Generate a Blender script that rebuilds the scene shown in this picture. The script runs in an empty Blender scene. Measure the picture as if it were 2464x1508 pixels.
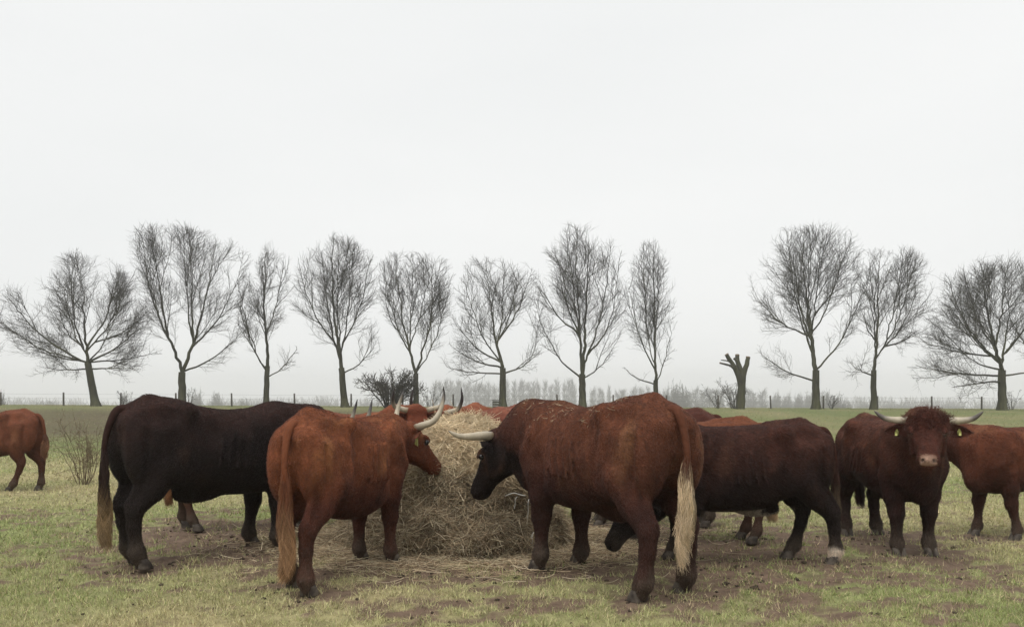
import bpy, math, random
import numpy as np
from mathutils import Vector, Matrix

rng = np.random.default_rng(7)
random.seed(7)
scn = bpy.context.scene
COL = scn.collection
R = math.radians

# ------------------------------------------------------------------ camera
F_PX, CX, HZ, CAM_Z = 2153.0, 1232.0, 955.0, 1.45      # focal length, centre, horizon in a 2464 x 1508 frame
cam_d = bpy.data.cameras.new('camera')
cam = bpy.data.objects.new('camera', cam_d)
COL.objects.link(cam)
cam.location = (0, 0, CAM_Z)
cam.rotation_euler = (R(90), 0, 0)
cam_d.sensor_width = 36.0
cam_d.lens = 36.0 * F_PX / 2464.0
cam_d.shift_y = (HZ - 754.0) / 2464.0
cam_d.clip_start, cam_d.clip_end = 0.1, 9000.0
scn.camera = cam

# ------------------------------------------------------------------ sky and sun: a closed overcast
world = bpy.data.worlds.new('World')
scn.world = world
world.use_nodes = True
wt = world.node_tree
for n in list(wt.nodes):
    wt.nodes.remove(n)
SUN_EL, SUN_AZ = R(68), R(205)
w_out = wt.nodes.new('ShaderNodeOutputWorld')
w_bg = wt.nodes.new('ShaderNodeBackground')
w_bg.inputs['Strength'].default_value = 0.0682
sky = wt.nodes.new('ShaderNodeTexSky')
sky.sky_type = 'NISHITA'
sky.sun_disc = False
sky.sun_elevation = SUN_EL
sky.sun_rotation = SUN_AZ
sky.air_density, sky.dust_density = 1.0, 4.0
tc = wt.nodes.new('ShaderNodeTexCoord')
mp = wt.nodes.new('ShaderNodeMapping')
mp.inputs['Scale'].default_value = (1.0, 1.0, 3.2)
ns = wt.nodes.new('ShaderNodeTexNoise')
ns.inputs['Scale'].default_value = 1.3
ns.inputs['Detail'].default_value = 4.0
ns.inputs['Roughness'].default_value = 0.45
cr = wt.nodes.new('ShaderNodeValToRGB')
cr.color_ramp.elements[0].position, cr.color_ramp.elements[1].position = 0.30, 0.72
cr.color_ramp.elements[0].color = (8.20, 8.34, 8.32, 1)
cr.color_ramp.elements[1].color = (9.05, 9.10, 9.02, 1)
mix = wt.nodes.new('ShaderNodeMix')
mix.data_type = 'RGBA'
mix.inputs[0].default_value = 0.97
wt.links.new(tc.outputs['Generated'], mp.inputs['Vector'])
wt.links.new(mp.outputs['Vector'], ns.inputs['Vector'])
wt.links.new(ns.outputs['Fac'], cr.inputs['Fac'])
wt.links.new(sky.outputs['Color'], mix.inputs[6])
wt.links.new(cr.outputs['Color'], mix.inputs[7])
wt.links.new(mix.outputs[2], w_bg.inputs['Color'])
wt.links.new(w_bg.outputs['Background'], w_out.inputs['Surface'])

sun_d = bpy.data.lights.new('sun', 'SUN')
sun_d.energy = 1.5
sun_d.angle = R(60)
sun_d.color = (1.0, 0.975, 0.94)
sun = bpy.data.objects.new('sun', sun_d)
COL.objects.link(sun)
sun.location = (0, 0, 60)
sd = Vector((math.cos(SUN_EL) * math.sin(SUN_AZ), math.cos(SUN_EL) * math.cos(SUN_AZ), math.sin(SUN_EL)))
sun.rotation_euler = sd.to_track_quat('Z', 'Y').to_euler()

vs = scn.view_settings
vs.view_transform = 'Standard'
vs.look = 'None'
vs.exposure, vs.gamma = 0.65, 1.0
vs.use_curve_mapping = False
scn.render.engine = 'CYCLES'
scn.cycles.use_denoising = True
scn.cycles.max_bounces = 9
scn.cycles.diffuse_bounces = 3
scn.cycles.glossy_bounces = 2
scn.cycles.volume_bounces = 8
scn.cycles.transparent_max_bounces = 4
scn.cycles.use_light_tree = False

# ------------------------------------------------------------------ helpers
def gpx(x, y):
    """ground point under a pixel of the 2464-wide frame (level pasture)"""
    Y = F_PX * CAM_Z / (y - HZ)
    return np.array([(x - CX) * Y / F_PX, Y, 0.0])

def at(x, y, Y):
    return np.array([(x - CX) * Y / F_PX, Y, CAM_Z - (y - HZ) * Y / F_PX])

def smooth(a, b, x):
    t = np.clip((np.asarray(x, dtype=np.float64) - a) / (b - a), 0, 1)
    return t * t * (3 - 2 * t)

def nrm(v):
    v = np.asarray(v, dtype=np.float64)
    return v / (np.linalg.norm(v, axis=-1, keepdims=True) + 1e-12)

def _hash(ix, iy, iz, seed):
    h = (ix * 374761393 + iy * 668265263 + iz * 2147483647 + seed * 1274126177) & 0xffffffff
    h = ((h ^ (h >> 13)) * 1274126177) & 0xffffffff
    h = ((h ^ (h >> 16)) * 2246822519) & 0xffffffff
    return ((h ^ (h >> 15)) & 0xffffff) / float(0xffffff)

def noise(p, freq, seed=0, octaves=3, rough=0.5):
    """value noise fBm, p (...,2|3) -> about 0..1"""
    p = np.asarray(p, dtype=np.float64)
    if p.shape[-1] == 2:
        p = np.concatenate([p, np.zeros(p.shape[:-1] + (1,))], -1)
    out, amp, tot = 0.0, 1.0, 0.0
    for o in range(octaves):
        q = p * freq * (2 ** o) + 17.3 * o
        i = np.floor(q).astype(np.int64)
        f = q - i
        f = f * f * (3 - 2 * f)
        v = 0
        for dx in (0, 1):
            for dy in (0, 1):
                for dz in (0, 1):
                    w = (f[..., 0] if dx else 1 - f[..., 0]) * (f[..., 1] if dy else 1 - f[..., 1]) * (f[..., 2] if dz else 1 - f[..., 2])
                    v = v + w * _hash(i[..., 0] + dx, i[..., 1] + dy, i[..., 2] + dz, seed + o)
        out = out + v * amp
        tot += amp
        amp *= rough
    return out / tot

def lerp(a, b, t):
    t = np.asarray(t)[..., None]
    return np.asarray(a) * (1 - t) + np.asarray(b) * t

def mesh_np(name, verts, faces, mat=None, col=None, smooth_sh=True, parent=None, link=True):
    """faces: (n,3) or (n,4) int array, or a list of such arrays"""
    me = bpy.data.meshes.new(name)
    verts = np.asarray(verts, dtype=np.float32)
    fl = faces if isinstance(faces, list) else [faces]
    fl = [np.asarray(f, dtype=np.int32) for f in fl if len(f)]
    nf = sum(len(f) for f in fl)
    nl = sum(f.size for f in fl)
    me.vertices.add(len(verts))
    me.vertices.foreach_set('co', verts.ravel())
    me.loops.add(nl)
    me.loops.foreach_set('vertex_index', np.concatenate([f.ravel() for f in fl]))
    me.polygons.add(nf)
    tot = np.concatenate([np.full(len(f), f.shape[1], dtype=np.int32) for f in fl])
    me.polygons.foreach_set('loop_start', np.concatenate([[0], np.cumsum(tot)[:-1]]).astype(np.int32))
    if smooth_sh:
        me.polygons.foreach_set('use_smooth', np.ones(nf, dtype=bool))
    if col is not None:
        a = me.color_attributes.new('col', 'FLOAT_COLOR', 'POINT')
        c = np.ones((len(verts), 4), dtype=np.float32)
        c[:, :3] = col
        a.data.foreach_set('color', c.ravel())
    me.update(calc_edges=True)
    if mat:
        me.materials.append(mat)
    if not link:
        return me
    return link_mesh(name, me, parent)

def link_mesh(name, me, parent=None):
    o = bpy.data.objects.new(name, me)
    COL.objects.link(o)
    if parent is not None:
        o.parent = parent
    return o

def curves_np(name, pts, rad, col, mat, parent=None):
    """pts (n,k,3), rad (n,k), col (n,3) -> one hair-curves object"""
    n, k = pts.shape[:2]
    cu = bpy.data.hair_curves.new(name)
    cu.add_curves([k] * n)
    cu.attributes['position'].data.foreach_set('vector', np.ascontiguousarray(pts, dtype=np.float32).ravel())
    ra = cu.attributes.get('radius') or cu.attributes.new('radius', 'FLOAT', 'POINT')
    ra.data.foreach_set('value', np.ascontiguousarray(rad, dtype=np.float32).ravel())
    col = np.asarray(col)
    ca = cu.attributes.new('col', 'FLOAT_COLOR', 'CURVE' if col.ndim == 2 else 'POINT')
    c = np.ones((n if col.ndim == 2 else n * k, 4), dtype=np.float32)
    c[:, :3] = col.reshape(-1, 3)
    ca.data.foreach_set('color', c.ravel())
    cu.materials.append(mat)
    o = bpy.data.objects.new(name, cu)
    COL.objects.link(o)
    if parent is not None:
        o.parent = parent
    return o

def empty(name, loc=(0, 0, 0), rz=0.0):
    o = bpy.data.objects.new(name, None)
    o.empty_display_size = 0.2
    COL.objects.link(o)
    o.location = loc
    o.rotation_euler = (0, 0, rz)
    return o

def tag(o, label=None, cat=None, group=None, kind=None):
    if label: o['label'] = label
    if cat: o['category'] = cat
    if group: o['group'] = group
    if kind: o['kind'] = kind
    return o

def tubes(chains, sides):
    """chains: list of (pts (k,3), radii (k,)) -> verts, quads of joined tubes"""
    V, Fq, off = [], [], 0
    for pts, rad in chains:
        pts = np.asarray(pts, dtype=np.float64)
        k = len(pts)
        t = np.gradient(pts, axis=0)
        t = nrm(t)
        up = np.array([0.0, 0, 1]) if abs(t[0, 2]) < 0.9 else np.array([1.0, 0, 0])
        a = nrm(np.cross(t, up))
        for i in range(1, k):                         # keep the frame from flipping
            v = a[i - 1] - t[i] * np.dot(a[i - 1], t[i])
            a[i] = v / (np.linalg.norm(v) + 1e-9)
        b = np.cross(t, a)
        ang = np.arange(sides) * 2 * math.pi / sides
        ring = (a[:, None, :] * np.cos(ang)[None, :, None] + b[:, None, :] * np.sin(ang)[None, :, None]) * np.asarray(rad)[:, None, None] + pts[:, None, :]
        V.append(ring.reshape(-1, 3))
        i = np.arange(k - 1)[:, None] * sides
        j = np.arange(sides)[None, :]
        j2 = (j + 1) % sides
        q = np.stack([i + j, i + j2, i + sides + j2, i + sides + j], -1).reshape(-1, 4) + off
        Fq.append(q)
        off += k * sides
    if not V:
        return np.zeros((0, 3)), np.zeros((0, 4), int)
    return np.concatenate(V), np.concatenate(Fq)

def closed_tube(pts, rad, sides=8):
    pts = np.asarray(pts, float)
    rad = np.asarray(rad, float)
    d0, d1 = nrm(pts[0] - pts[1]), nrm(pts[-1] - pts[-2])
    pts = np.concatenate([[pts[0] + d0 * rad[0] * 0.02], pts, [pts[-1] + d1 * rad[-1] * 0.02]])
    rad = np.concatenate([[1e-4], rad, [1e-4]])
    return tubes([(pts, rad)], sides)

def spline(pts, n):
    """Catmull-Rom through pts, n samples"""
    p = np.asarray(pts, float)
    p = np.concatenate([[2 * p[0] - p[1]], p, [2 * p[-1] - p[-2]]])
    m = len(p) - 3
    u = np.linspace(0, m - 1e-6, n)
    i = u.astype(int)
    f = (u - i)[:, None]
    a, b, c, d = p[i], p[i + 1], p[i + 2], p[i + 3]
    return 0.5 * ((2 * b) + (c - a) * f + (2 * a - 5 * b + 4 * c - d) * f ** 2 + (3 * b - a - 3 * c + d) * f ** 3)

# ------------------------------------------------------------------ materials
def material(name, base=(0.5, 0.5, 0.5), rough=0.8, spec=0.3, attr=False, var=0.0, var_scale=20.0, stretch=(1, 1, 1), bump=0.0, bump_scale=60.0, tint=None, tint_scale=3.0, tint_lo=0.4, tint_hi=0.65):
    m = bpy.data.materials.new(name)
    m.use_nodes = True
    nt = m.node_tree
    b = nt.nodes['Principled BSDF']
    b.inputs['Roughness'].default_value = rough
    b.inputs['Specular IOR Level'].default_value = spec
    if attr:
        a = nt.nodes.new('ShaderNodeAttribute')
        a.attribute_name = 'col'
        src = a.outputs['Color']
    else:
        rgb = nt.nodes.new('ShaderNodeRGB')
        rgb.outputs[0].default_value = (*base, 1)
        src = rgb.outputs[0]
    t = nt.nodes.new('ShaderNodeTexCoord')
    mpn = nt.nodes.new('ShaderNodeMapping')
    mpn.inputs['Scale'].default_value = stretch
    nt.links.new(t.outputs['Object'], mpn.inputs['Vector'])
    if tint is not None:
        n2 = nt.nodes.new('ShaderNodeTexNoise')
        n2.inputs['Scale'].default_value = tint_scale
        n2.inputs['Detail'].default_value = 5
        nt.links.new(mpn.outputs['Vector'], n2.inputs['Vector'])
        mr = nt.nodes.new('ShaderNodeMapRange')
        mr.inputs['From Min'].default_value, mr.inputs['From Max'].default_value = tint_lo, tint_hi
        nt.links.new(n2.outputs['Fac'], mr.inputs['Value'])
        mx = nt.nodes.new('ShaderNodeMix')
        mx.data_type = 'RGBA'
        nt.links.new(mr.outputs['Result'], mx.inputs[0])
        nt.links.new(src, mx.inputs[6])
        mx.inputs[7].default_value = (*tint, 1)
        src = mx.outputs[2]
    if var > 0:
        n1 = nt.nodes.new('ShaderNodeTexNoise')
        n1.inputs['Scale'].default_value = var_scale
        n1.inputs['Detail'].default_value = 6
        n1.inputs['Roughness'].default_value = 0.65
        nt.links.new(mpn.outputs['Vector'], n1.inputs['Vector'])
        mr = nt.nodes.new('ShaderNodeMapRange')
        mr.inputs['From Min'].default_value, mr.inputs['From Max'].default_value = 0.25, 0.75
        mr.inputs['To Min'].default_value, mr.inputs['To Max'].default_value = 1 - var, 1 + var
        nt.links.new(n1.outputs['Fac'], mr.inputs['Value'])
        mu = nt.nodes.new('ShaderNodeVectorMath')
        mu.operation = 'SCALE'
        nt.links.new(src, mu.inputs[0])
        nt.links.new(mr.outputs['Result'], mu.inputs['Scale'])
        src = mu.outputs['Vector']
    nt.links.new(src, b.inputs['Base Color'])
    if bump > 0:
        n3 = nt.nodes.new('ShaderNodeTexNoise')
        n3.inputs['Scale'].default_value = bump_scale
        n3.inputs['Detail'].default_value = 5
        nt.links.new(mpn.outputs['Vector'], n3.inputs['Vector'])
        bp = nt.nodes.new('ShaderNodeBump')
        bp.inputs['Strength'].default_value = min(1.0, bump)
        bp.inputs['Distance'].default_value = 0.02
        nt.links.new(n3.outputs['Fac'], bp.inputs['Height'])
        nt.links.new(bp.outputs['Normal'], b.inputs['Normal'])
    return m

M_GROUND = material('pasture', attr=True, rough=0.95, spec=0.15, var=0.45, var_scale=9.0, bump=0.8, bump_scale=14.0)
M_GRASS = material('grass_blade', attr=True, rough=0.6, spec=0.25)
M_COAT = material('cattle_hide', attr=True, rough=0.8, spec=0.08, var=0.25, var_scale=26.0, stretch=(0.5, 1, 1), bump=0.35, bump_scale=45.0)
M_HAIR = material('cattle_hair', attr=True, rough=0.5, spec=0.26)
M_HORN = material('horn', attr=True, rough=0.45, spec=0.4, var=0.15, var_scale=40.0)
M_HOOF = material('hoof_mud', (0.045, 0.036, 0.030), rough=0.8, var=0.4, var_scale=30, tint=(0.12, 0.10, 0.08), tint_scale=12)
M_EYE = material('eye', (0.008, 0.006, 0.006), rough=0.12, spec=0.6)
M_TAG = material('ear_tag', (0.48, 0.48, 0.16), rough=0.5)
M_INK = material('tag_print', (0.03, 0.03, 0.03), rough=0.6)
M_HAY = material('hay', attr=True, rough=0.8, spec=0.2)
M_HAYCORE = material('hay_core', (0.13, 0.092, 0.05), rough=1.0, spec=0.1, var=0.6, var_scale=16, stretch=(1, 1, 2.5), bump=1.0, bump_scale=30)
M_BARK = material('bark', (0.042, 0.039, 0.031), rough=0.95, spec=0.1, var=0.35, var_scale=6, stretch=(1, 1, 0.25), tint=(0.085, 0.085, 0.048), tint_scale=0.8, bump=0.5, bump_scale=18)
M_TWIG = material('twig', (0.066, 0.060, 0.052), rough=0.95, spec=0.1)
M_CUT = material('sawn_wood', (0.20, 0.15, 0.10), rough=0.9, var=0.3, var_scale=12)
M_POST = material('weathered_post', (0.10, 0.092, 0.08), rough=0.95, spec=0.1, var=0.3, var_scale=10, stretch=(1, 1, 0.2))
M_WIRE = material('fence_wire', (0.22, 0.22, 0.22), rough=0.5, spec=0.5)
M_TWINE = material('bale_twine', (0.62, 0.60, 0.55), rough=0.8)
M_FAR = material('far_twig', (0.075, 0.07, 0.065), rough=1.0, spec=0.05)
M_SHRUB = material('shrub_stem', (0.15, 0.11, 0.075), rough=0.95, spec=0.1, var=0.3, var_scale=10)
M_BOX = material('old_crate_wood', (0.08, 0.08, 0.06), rough=0.95, var=0.3, var_scale=10)
M_CLOD = material('mud_clod', (0.055, 0.040, 0.028), rough=0.9, spec=0.25, var=0.4, var_scale=30, bump=0.6, bump_scale=40)

# ------------------------------------------------------------------ ground
def height(X, Y):
    X, Y = np.asarray(X, float), np.asarray(Y, float)
    crest = 0.77 - 0.0042 * np.clip(X, -60, 60)
    z = crest * smooth(24, 54, Y)
    z = z * (1 - smooth(60, 150, Y)) - 12.0 * smooth(60, 330, Y)
    P = np.stack([X, Y], -1)
    near = 1 - smooth(20, 45, Y)
    und = (noise(P, 0.45, 3, 2) - 0.5) * 0.06 + (noise(P, 2.6, 5, 2) - 0.5) * 0.04 + (noise(P, 8.0, 6, 2) - 0.5) * 0.05
    return z + und * near

HAY_C = np.array([-0.52, 9.0])
FEET = np.array([gpx(*q)[:2] for q in ((335, 1366), (585, 1330), (662, 1335), (735, 1438), (705, 1400), (878, 1365), (950, 1360), (1530, 1448), (1655, 1432), (1308, 1367), (1395, 1367), (1905, 1350), (2022, 1362), (1712, 1360), (1660, 1345),
                                       (2158, 1334), (2230, 1332), (2090, 1303), (2142, 1290), (2340, 1292), (436, 1279), (488, 1282), (1800, 1303), (1590, 1300), (1470, 1325), (1000, 1372), (520, 1300), (1130, 1395), (1800, 1400), (980, 1480), (1250, 1450))])
def field(X, Y):
    """pasture fields at a point: bare mud, greenness, strewn hay, all 0..1"""
    P = np.stack([X, Y], -1)
    big = noise(P * [1, 0.7], 0.30, 11, 3)
    mid = noise(P * [1, 0.75], 1.6, 12, 3, 0.6)
    fine = noise(P * [0.8, 1.0], 6.5, 13, 3, 0.7)
    d_hay = np.hypot((X - HAY_C[0]) / 1.25, Y - HAY_C[1])
    trod = smooth(4.4, 1.2, np.hypot((X - 0.3) / 1.9, Y - 8.6))         # trodden ring round the feeding place
    mud = 0.18 + 0.75 * (mid - 0.5) + 1.5 * (fine - 0.5) + 0.7 * (big - 0.5) + 0.34 * trod
    for fx_, fy_ in FEET:                                                 # poached ground where they stand
        d2 = ((X - fx_) ** 2 + ((Y - fy_) * 0.8) ** 2) / 0.30 ** 2
        mud = mud + 0.55 * np.exp(-d2) * (0.4 + 1.2 * fine)
    mud = smooth(0.28, 0.66, mud)
    slope = smooth(27, 33, Y) * (1 - smooth(44, 52, Y)) * smooth(8, -6, X + 4 * (big - 0.5))
    mud = np.clip(mud * (1 - smooth(11, 22, Y) * 0.75) + 0.75 * slope, 0, 1)
    green = np.clip(0.58 + 1.7 * (big - 0.5) + 1.1 * (noise(P, 0.9, 14, 2) - 0.5), 0, 1)
    hay = smooth(1.75, 0.95, d_hay + 0.5 * (mid - 0.5))
    return mud, green, hay

def ground_color(X, Y):
    mud, green, hay = field(X, Y)
    g = lerp((0.265, 0.225, 0.122), (0.185, 0.200, 0.082), green)
    c = lerp(g, (0.130, 0.090, 0.064), mud)
    c = lerp(c, (0.27, 0.19, 0.105), hay * 0.8)
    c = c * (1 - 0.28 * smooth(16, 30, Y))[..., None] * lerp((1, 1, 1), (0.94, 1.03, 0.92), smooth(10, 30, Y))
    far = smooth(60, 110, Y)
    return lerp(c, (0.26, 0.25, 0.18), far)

rows = np.concatenate([np.linspace(-12, 4.6, 8), np.geomspace(5.0, 62, 340), np.geomspace(64, 770, 26)])
uc = np.linspace(-1, 1, 301)
cols = np.concatenate([[-40, -12, -5, -2.6, -1.6, -1.2], uc, [1.2, 1.6, 2.6, 5, 12, 40]])
YY = np.repeat(rows[:, None], len(cols), 1)
XX = np.clip(cols[None, :] * (2.6 + 0.62 * np.maximum(YY, 3.0)), -780 + np.minimum(cols, 0), 780 + np.maximum(cols, 0))
ZZ = height(XX, YY)
gv = np.stack([XX, YY, ZZ], -1).reshape(-1, 3)
nr, nc = len(rows), len(cols)
ii = (np.arange(nr - 1)[:, None] * nc + np.arange(nc - 1)[None, :])
gf = np.stack([ii, ii + 1, ii + nc + 1, ii + nc], -1).reshape(-1, 4)
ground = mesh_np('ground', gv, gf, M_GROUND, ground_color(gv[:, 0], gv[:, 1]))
tag(ground, kind='structure')

# grass blades, denser near the viewer where single blades show
def make_grass(n):
    ypx = rng.uniform(1000, 1560, n) ** 1.0
    Y = F_PX * CAM_Z / (ypx - HZ)
    X = rng.uniform(-0.66, 0.66, n) * (Y + 1.2)
    mud, green, hay = field(X, Y)
    tuft = noise(np.stack([X, Y], -1), 9.0, 21, 2, 0.7)
    keep = rng.random(n) > np.clip(mud * 0.85 + hay * 0.6 - 1.8 * (tuft - 0.5), 0.04, 0.96)
    X, Y, mud, green, tuft = X[keep], Y[keep], mud[keep], green[keep], tuft[keep]
    n = len(X)
    Z = height(X, Y) - 0.004
    s = np.clip(Y / 7.0, 0.8, 3.2)
    L = rng.uniform(0.02, 0.055, n) * (0.35 + 1.5 * tuft) * (0.75 + 0.25 * s)
    W = rng.uniform(0.0018, 0.0036, n) * s
    a = rng.uniform(0, 2 * math.pi, n)
    lean = rng.uniform(0.2, 1.5, n)
    ca, sa = np.cos(a), np.sin(a)
    tip = np.stack([X + ca * L * np.sin(lean), Y + sa * L * np.sin(lean), Z + L * np.maximum(np.cos(lean), 0.15)], -1)
    b = rng.uniform(0, 2 * math.pi, n)
    o = np.stack([np.cos(b) * W, np.sin(b) * W, np.zeros(n)], -1)
    base = np.stack([X, Y, Z], -1)
    V = np.stack([base - o, base + o, tip], 1).reshape(-1, 3)
    k = rng.random(n)
    gcol = lerp((0.51, 0.465, 0.245), (0.255, 0.310, 0.100), np.clip(green + rng.normal(0, 0.30, n), 0, 1))
    gcol = np.where((k < 0.20 + 0.30 * mud)[:, None], np.array([0.52, 0.42, 0.25]) * rng.uniform(0.4, 1.15, n)[:, None], gcol)
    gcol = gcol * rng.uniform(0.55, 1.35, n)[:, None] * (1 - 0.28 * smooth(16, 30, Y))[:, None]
    return V, np.arange(3 * n).reshape(-1, 3), np.repeat(gcol, 3, 0)
gV, gF, gC = make_grass(560000)
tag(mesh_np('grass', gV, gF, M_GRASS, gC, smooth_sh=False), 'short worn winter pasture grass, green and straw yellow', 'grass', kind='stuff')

# ------------------------------------------------------------------ implicit surfaces
class Field:
    def __init__(self, lo, hi, h):
        self.lo = np.asarray(lo, float)
        self.h = h
        self.n = np.ceil((np.asarray(hi) - self.lo) / h).astype(int) + 1
        self.d = np.full(self.n, 1.0, dtype=np.float32)
    def _sl(self, lo, hi):
        a = np.clip(np.floor((np.asarray(lo) - self.lo) / self.h).astype(int), 0, self.n - 1)
        b = np.clip(np.ceil((np.asarray(hi) - self.lo) / self.h).astype(int) + 1, 1, self.n)
        ax = [(self.lo[i] + np.arange(a[i], b[i]) * self.h).astype(np.float32) for i in range(3)]
        P = (ax[0][:, None, None], ax[1][None, :, None], ax[2][None, None, :])
        return tuple(slice(a[i], b[i]) for i in range(3)), P
    def _put(self, fn, lo, hi, k, sub=False):
        pad = k + 0.09
        sl, P = self._sl(np.asarray(lo) - pad, np.asarray(hi) + pad)
        if min(s.stop - s.start for s in sl) <= 0:
            return
        b = fn(*P).astype(np.float32)
        a = self.d[sl]
        if sub:
            a, b = -a, b
        t = np.clip(0.5 + 0.5 * (b - a) / k, 0, 1)
        r = b + (a - b) * t - k * t * (1 - t)
        self.d[sl] = -r if sub else r
    def ell(self, c, r, k=0.06, ax=None, sub=False):
        c, r = np.asarray(c, float), np.asarray(r, float)
        A = np.eye(3) if ax is None else np.asarray(ax)
        ext = np.sqrt(((A * r[:, None]) ** 2).sum(0))
        def fn(x, y, z):
            x, y, z = x - c[0], y - c[1], z - c[2]
            q = [x * A[i, 0] + y * A[i, 1] + z * A[i, 2] for i in range(3)]
            k0 = np.sqrt((q[0] / r[0]) ** 2 + (q[1] / r[1]) ** 2 + (q[2] / r[2]) ** 2) + 1e-6
            k1 = np.sqrt((q[0] / r[0] ** 2) ** 2 + (q[1] / r[1] ** 2) ** 2 + (q[2] / r[2] ** 2) ** 2) + 1e-6
            return k0 * (k0 - 1) / k1
        self._put(fn, c - ext, c + ext, k, sub)
    def cap(self, a, ra, b, rb, k=0.04, side=None, f=1.0, sub=False):
        a, b = np.asarray(a, float), np.asarray(b, float)
        ba = b - a
        bb = float(ba @ ba) + 1e-9
        rm = max(ra, rb) * max(1.0, f)
        def fn(x, y, z):
            x, y, z = x - a[0], y - a[1], z - a[2]
            t = np.clip((x * ba[0] + y * ba[1] + z * ba[2]) / bb, 0, 1)
            x, y, z = x - ba[0] * t, y - ba[1] * t, z - ba[2] * t
            q = x * x + y * y + z * z
            if side is not None:
                s = x * side[0] + y * side[1] + z * side[2]
                q = q - s * s + (s / f) ** 2
            return (np.sqrt(np.maximum(q, 0)) - (ra + (rb - ra) * t)) * min(1.0, f if f < 1 else 1.0)
        self._put(fn, np.minimum(a, b) - rm, np.maximum(a, b) + rm, k, sub)
    def limb(self, pts, rads, k=0.03, side=None, f=1.0):
        for i in range(len(pts) - 1):
            self.cap(pts[i], rads[i], pts[i + 1], rads[i + 1], k, side, f)
    def loft(self, o, A, keys, p=2.3, k=0.05):
        """keys: rows of (t, top, bottom, halfwidth) along axis A[0] from origin o; A rows are axes"""
        o, A = np.asarray(o, float), np.asarray(A, float)
        K = np.asarray(keys, float)
        tt = np.linspace(K[0, 0], K[-1, 0], 160)
        dense = spline_1d(K[:, 0], K[:, 1:], tt)
        pts = []
        for t, top, bot, w in np.c_[tt, dense]:
            for z in (top, bot):
                for y in (-w, w):
                    pts.append(o + A[0] * t + A[1] * y + A[2] * z)
        pts = np.array(pts)
        t0, t1 = K[0, 0], K[-1, 0]
        def fn(x, y, z):
            x, y, z = x - o[0], y - o[1], z - o[2]
            u = x * A[0, 0] + y * A[0, 1] + z * A[0, 2]
            v = x * A[1, 0] + y * A[1, 1] + z * A[1, 2]
            w = x * A[2, 0] + y * A[2, 1] + z * A[2, 2]
            uc = np.clip(u, t0, t1)
            top = np.interp(uc, tt, dense[:, 0])
            bot = np.interp(uc, tt, dense[:, 1])
            hw = np.interp(uc, tt, dense[:, 2])
            hh = np.maximum((top - bot) / 2, 0.01)
            zc = (top + bot) / 2
            rho = ((np.abs(v) / hw) ** p + (np.abs(w - zc) / hh) ** p) ** (1 / p)
            d = (rho - 1) * np.minimum(hw, hh)
            return np.maximum(d, np.maximum(t0 - u, u - t1))
        self._put(fn, pts.min(0), pts.max(0), k)
    def extract(self):
        d, n = self.d, self.n
        s = d < 0
        c = np.zeros(n - 1, dtype=np.int8)
        for i in (0, 1):
            for j in (0, 1):
                for l in (0, 1):
                    c += s[i:n[0] - 1 + i, j:n[1] - 1 + j, l:n[2] - 1 + l]
        act = (c > 0) & (c < 8)
        idx = np.full(n - 1, -1, dtype=np.int64)
        cell = np.argwhere(act)
        idx[act] = np.arange(len(cell))
        acc = np.zeros((len(cell), 3))
        cnt = np.zeros(len(cell))
        corners = [(i, j, l) for i in (0, 1) for j in (0, 1) for l in (0, 1)]
        for a in corners:
            for ax in range(3):
                if a[ax]:
                    continue
                b = list(a); b[ax] = 1
                va = d[cell[:, 0] + a[0], cell[:, 1] + a[1], cell[:, 2] + a[2]]
                vb = d[cell[:, 0] + b[0], cell[:, 1] + b[1], cell[:, 2] + b[2]]
                m = (va < 0) != (vb < 0)
                t = np.where(m, va / np.where(m, va - vb, 1), 0)
                p = np.tile(np.array(a, float), (len(cell), 1))
                p[:, ax] += t
                acc[m] += p[m]
                cnt[m] += 1
        V = self.lo + (cell + acc / cnt[:, None]) * self.h
        Q = []
        for ax in range(3):
            o1, o2 = (ax + 1) % 3, (ax + 2) % 3
            sa = [slice(0, n[i]) for i in range(3)]
            sb = list(sa)
            sa[ax], sb[ax] = slice(0, n[ax] - 1), slice(1, n[ax])
            A_, B_ = s[tuple(sa)], s[tuple(sb)]
            e = np.argwhere(A_ != B_)
            e = e[(e[:, o1] > 0) & (e[:, o2] > 0) & (e[:, o1] < n[o1] - 1) & (e[:, o2] < n[o2] - 1)]
            inside = A_[e[:, 0], e[:, 1], e[:, 2]]
            def cid(d1, d2):
                q = e.copy(); q[:, o1] -= d1; q[:, o2] -= d2
                return idx[q[:, 0], q[:, 1], q[:, 2]]
            q = np.stack([cid(1, 1), cid(0, 1), cid(0, 0), cid(1, 0)], -1)
            q[~inside] = q[~inside][:, ::-1]
            Q.append(q)
        Q = np.concatenate(Q)
        return V, Q[(Q >= 0).all(1)]

def spline_1d(x, y, t):
    """cubic Hermite through keys (finite-difference tangents)"""
    y = np.asarray(y, float)
    m = np.gradient(y, x, axis=0)
    i = np.clip(np.searchsorted(x, t) - 1, 0, len(x) - 2)
    h = (x[i + 1] - x[i])
    u = ((t - x[i]) / h)[:, None]
    h = h[:, None]
    return (2 * u**3 - 3 * u**2 + 1) * y[i] + (u**3 - 2 * u**2 + u) * h * m[i] + (-2 * u**3 + 3 * u**2) * y[i + 1] + (u**3 - u**2) * h * m[i + 1]

def relax(V, Q, it=2, lam=0.5):
    n = len(V)
    e = np.concatenate([Q[:, [0, 1]], Q[:, [1, 2]], Q[:, [2, 3]], Q[:, [3, 0]]])
    e = np.concatenate([e, e[:, ::-1]])
    cnt = np.bincount(e[:, 0], minlength=n)[:, None]
    for _ in range(it):
        s = np.stack([np.bincount(e[:, 0], V[e[:, 1], k], n) for k in range(3)], -1)
        V = V + lam * (s / np.maximum(cnt, 1) - V)
    return V

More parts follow.
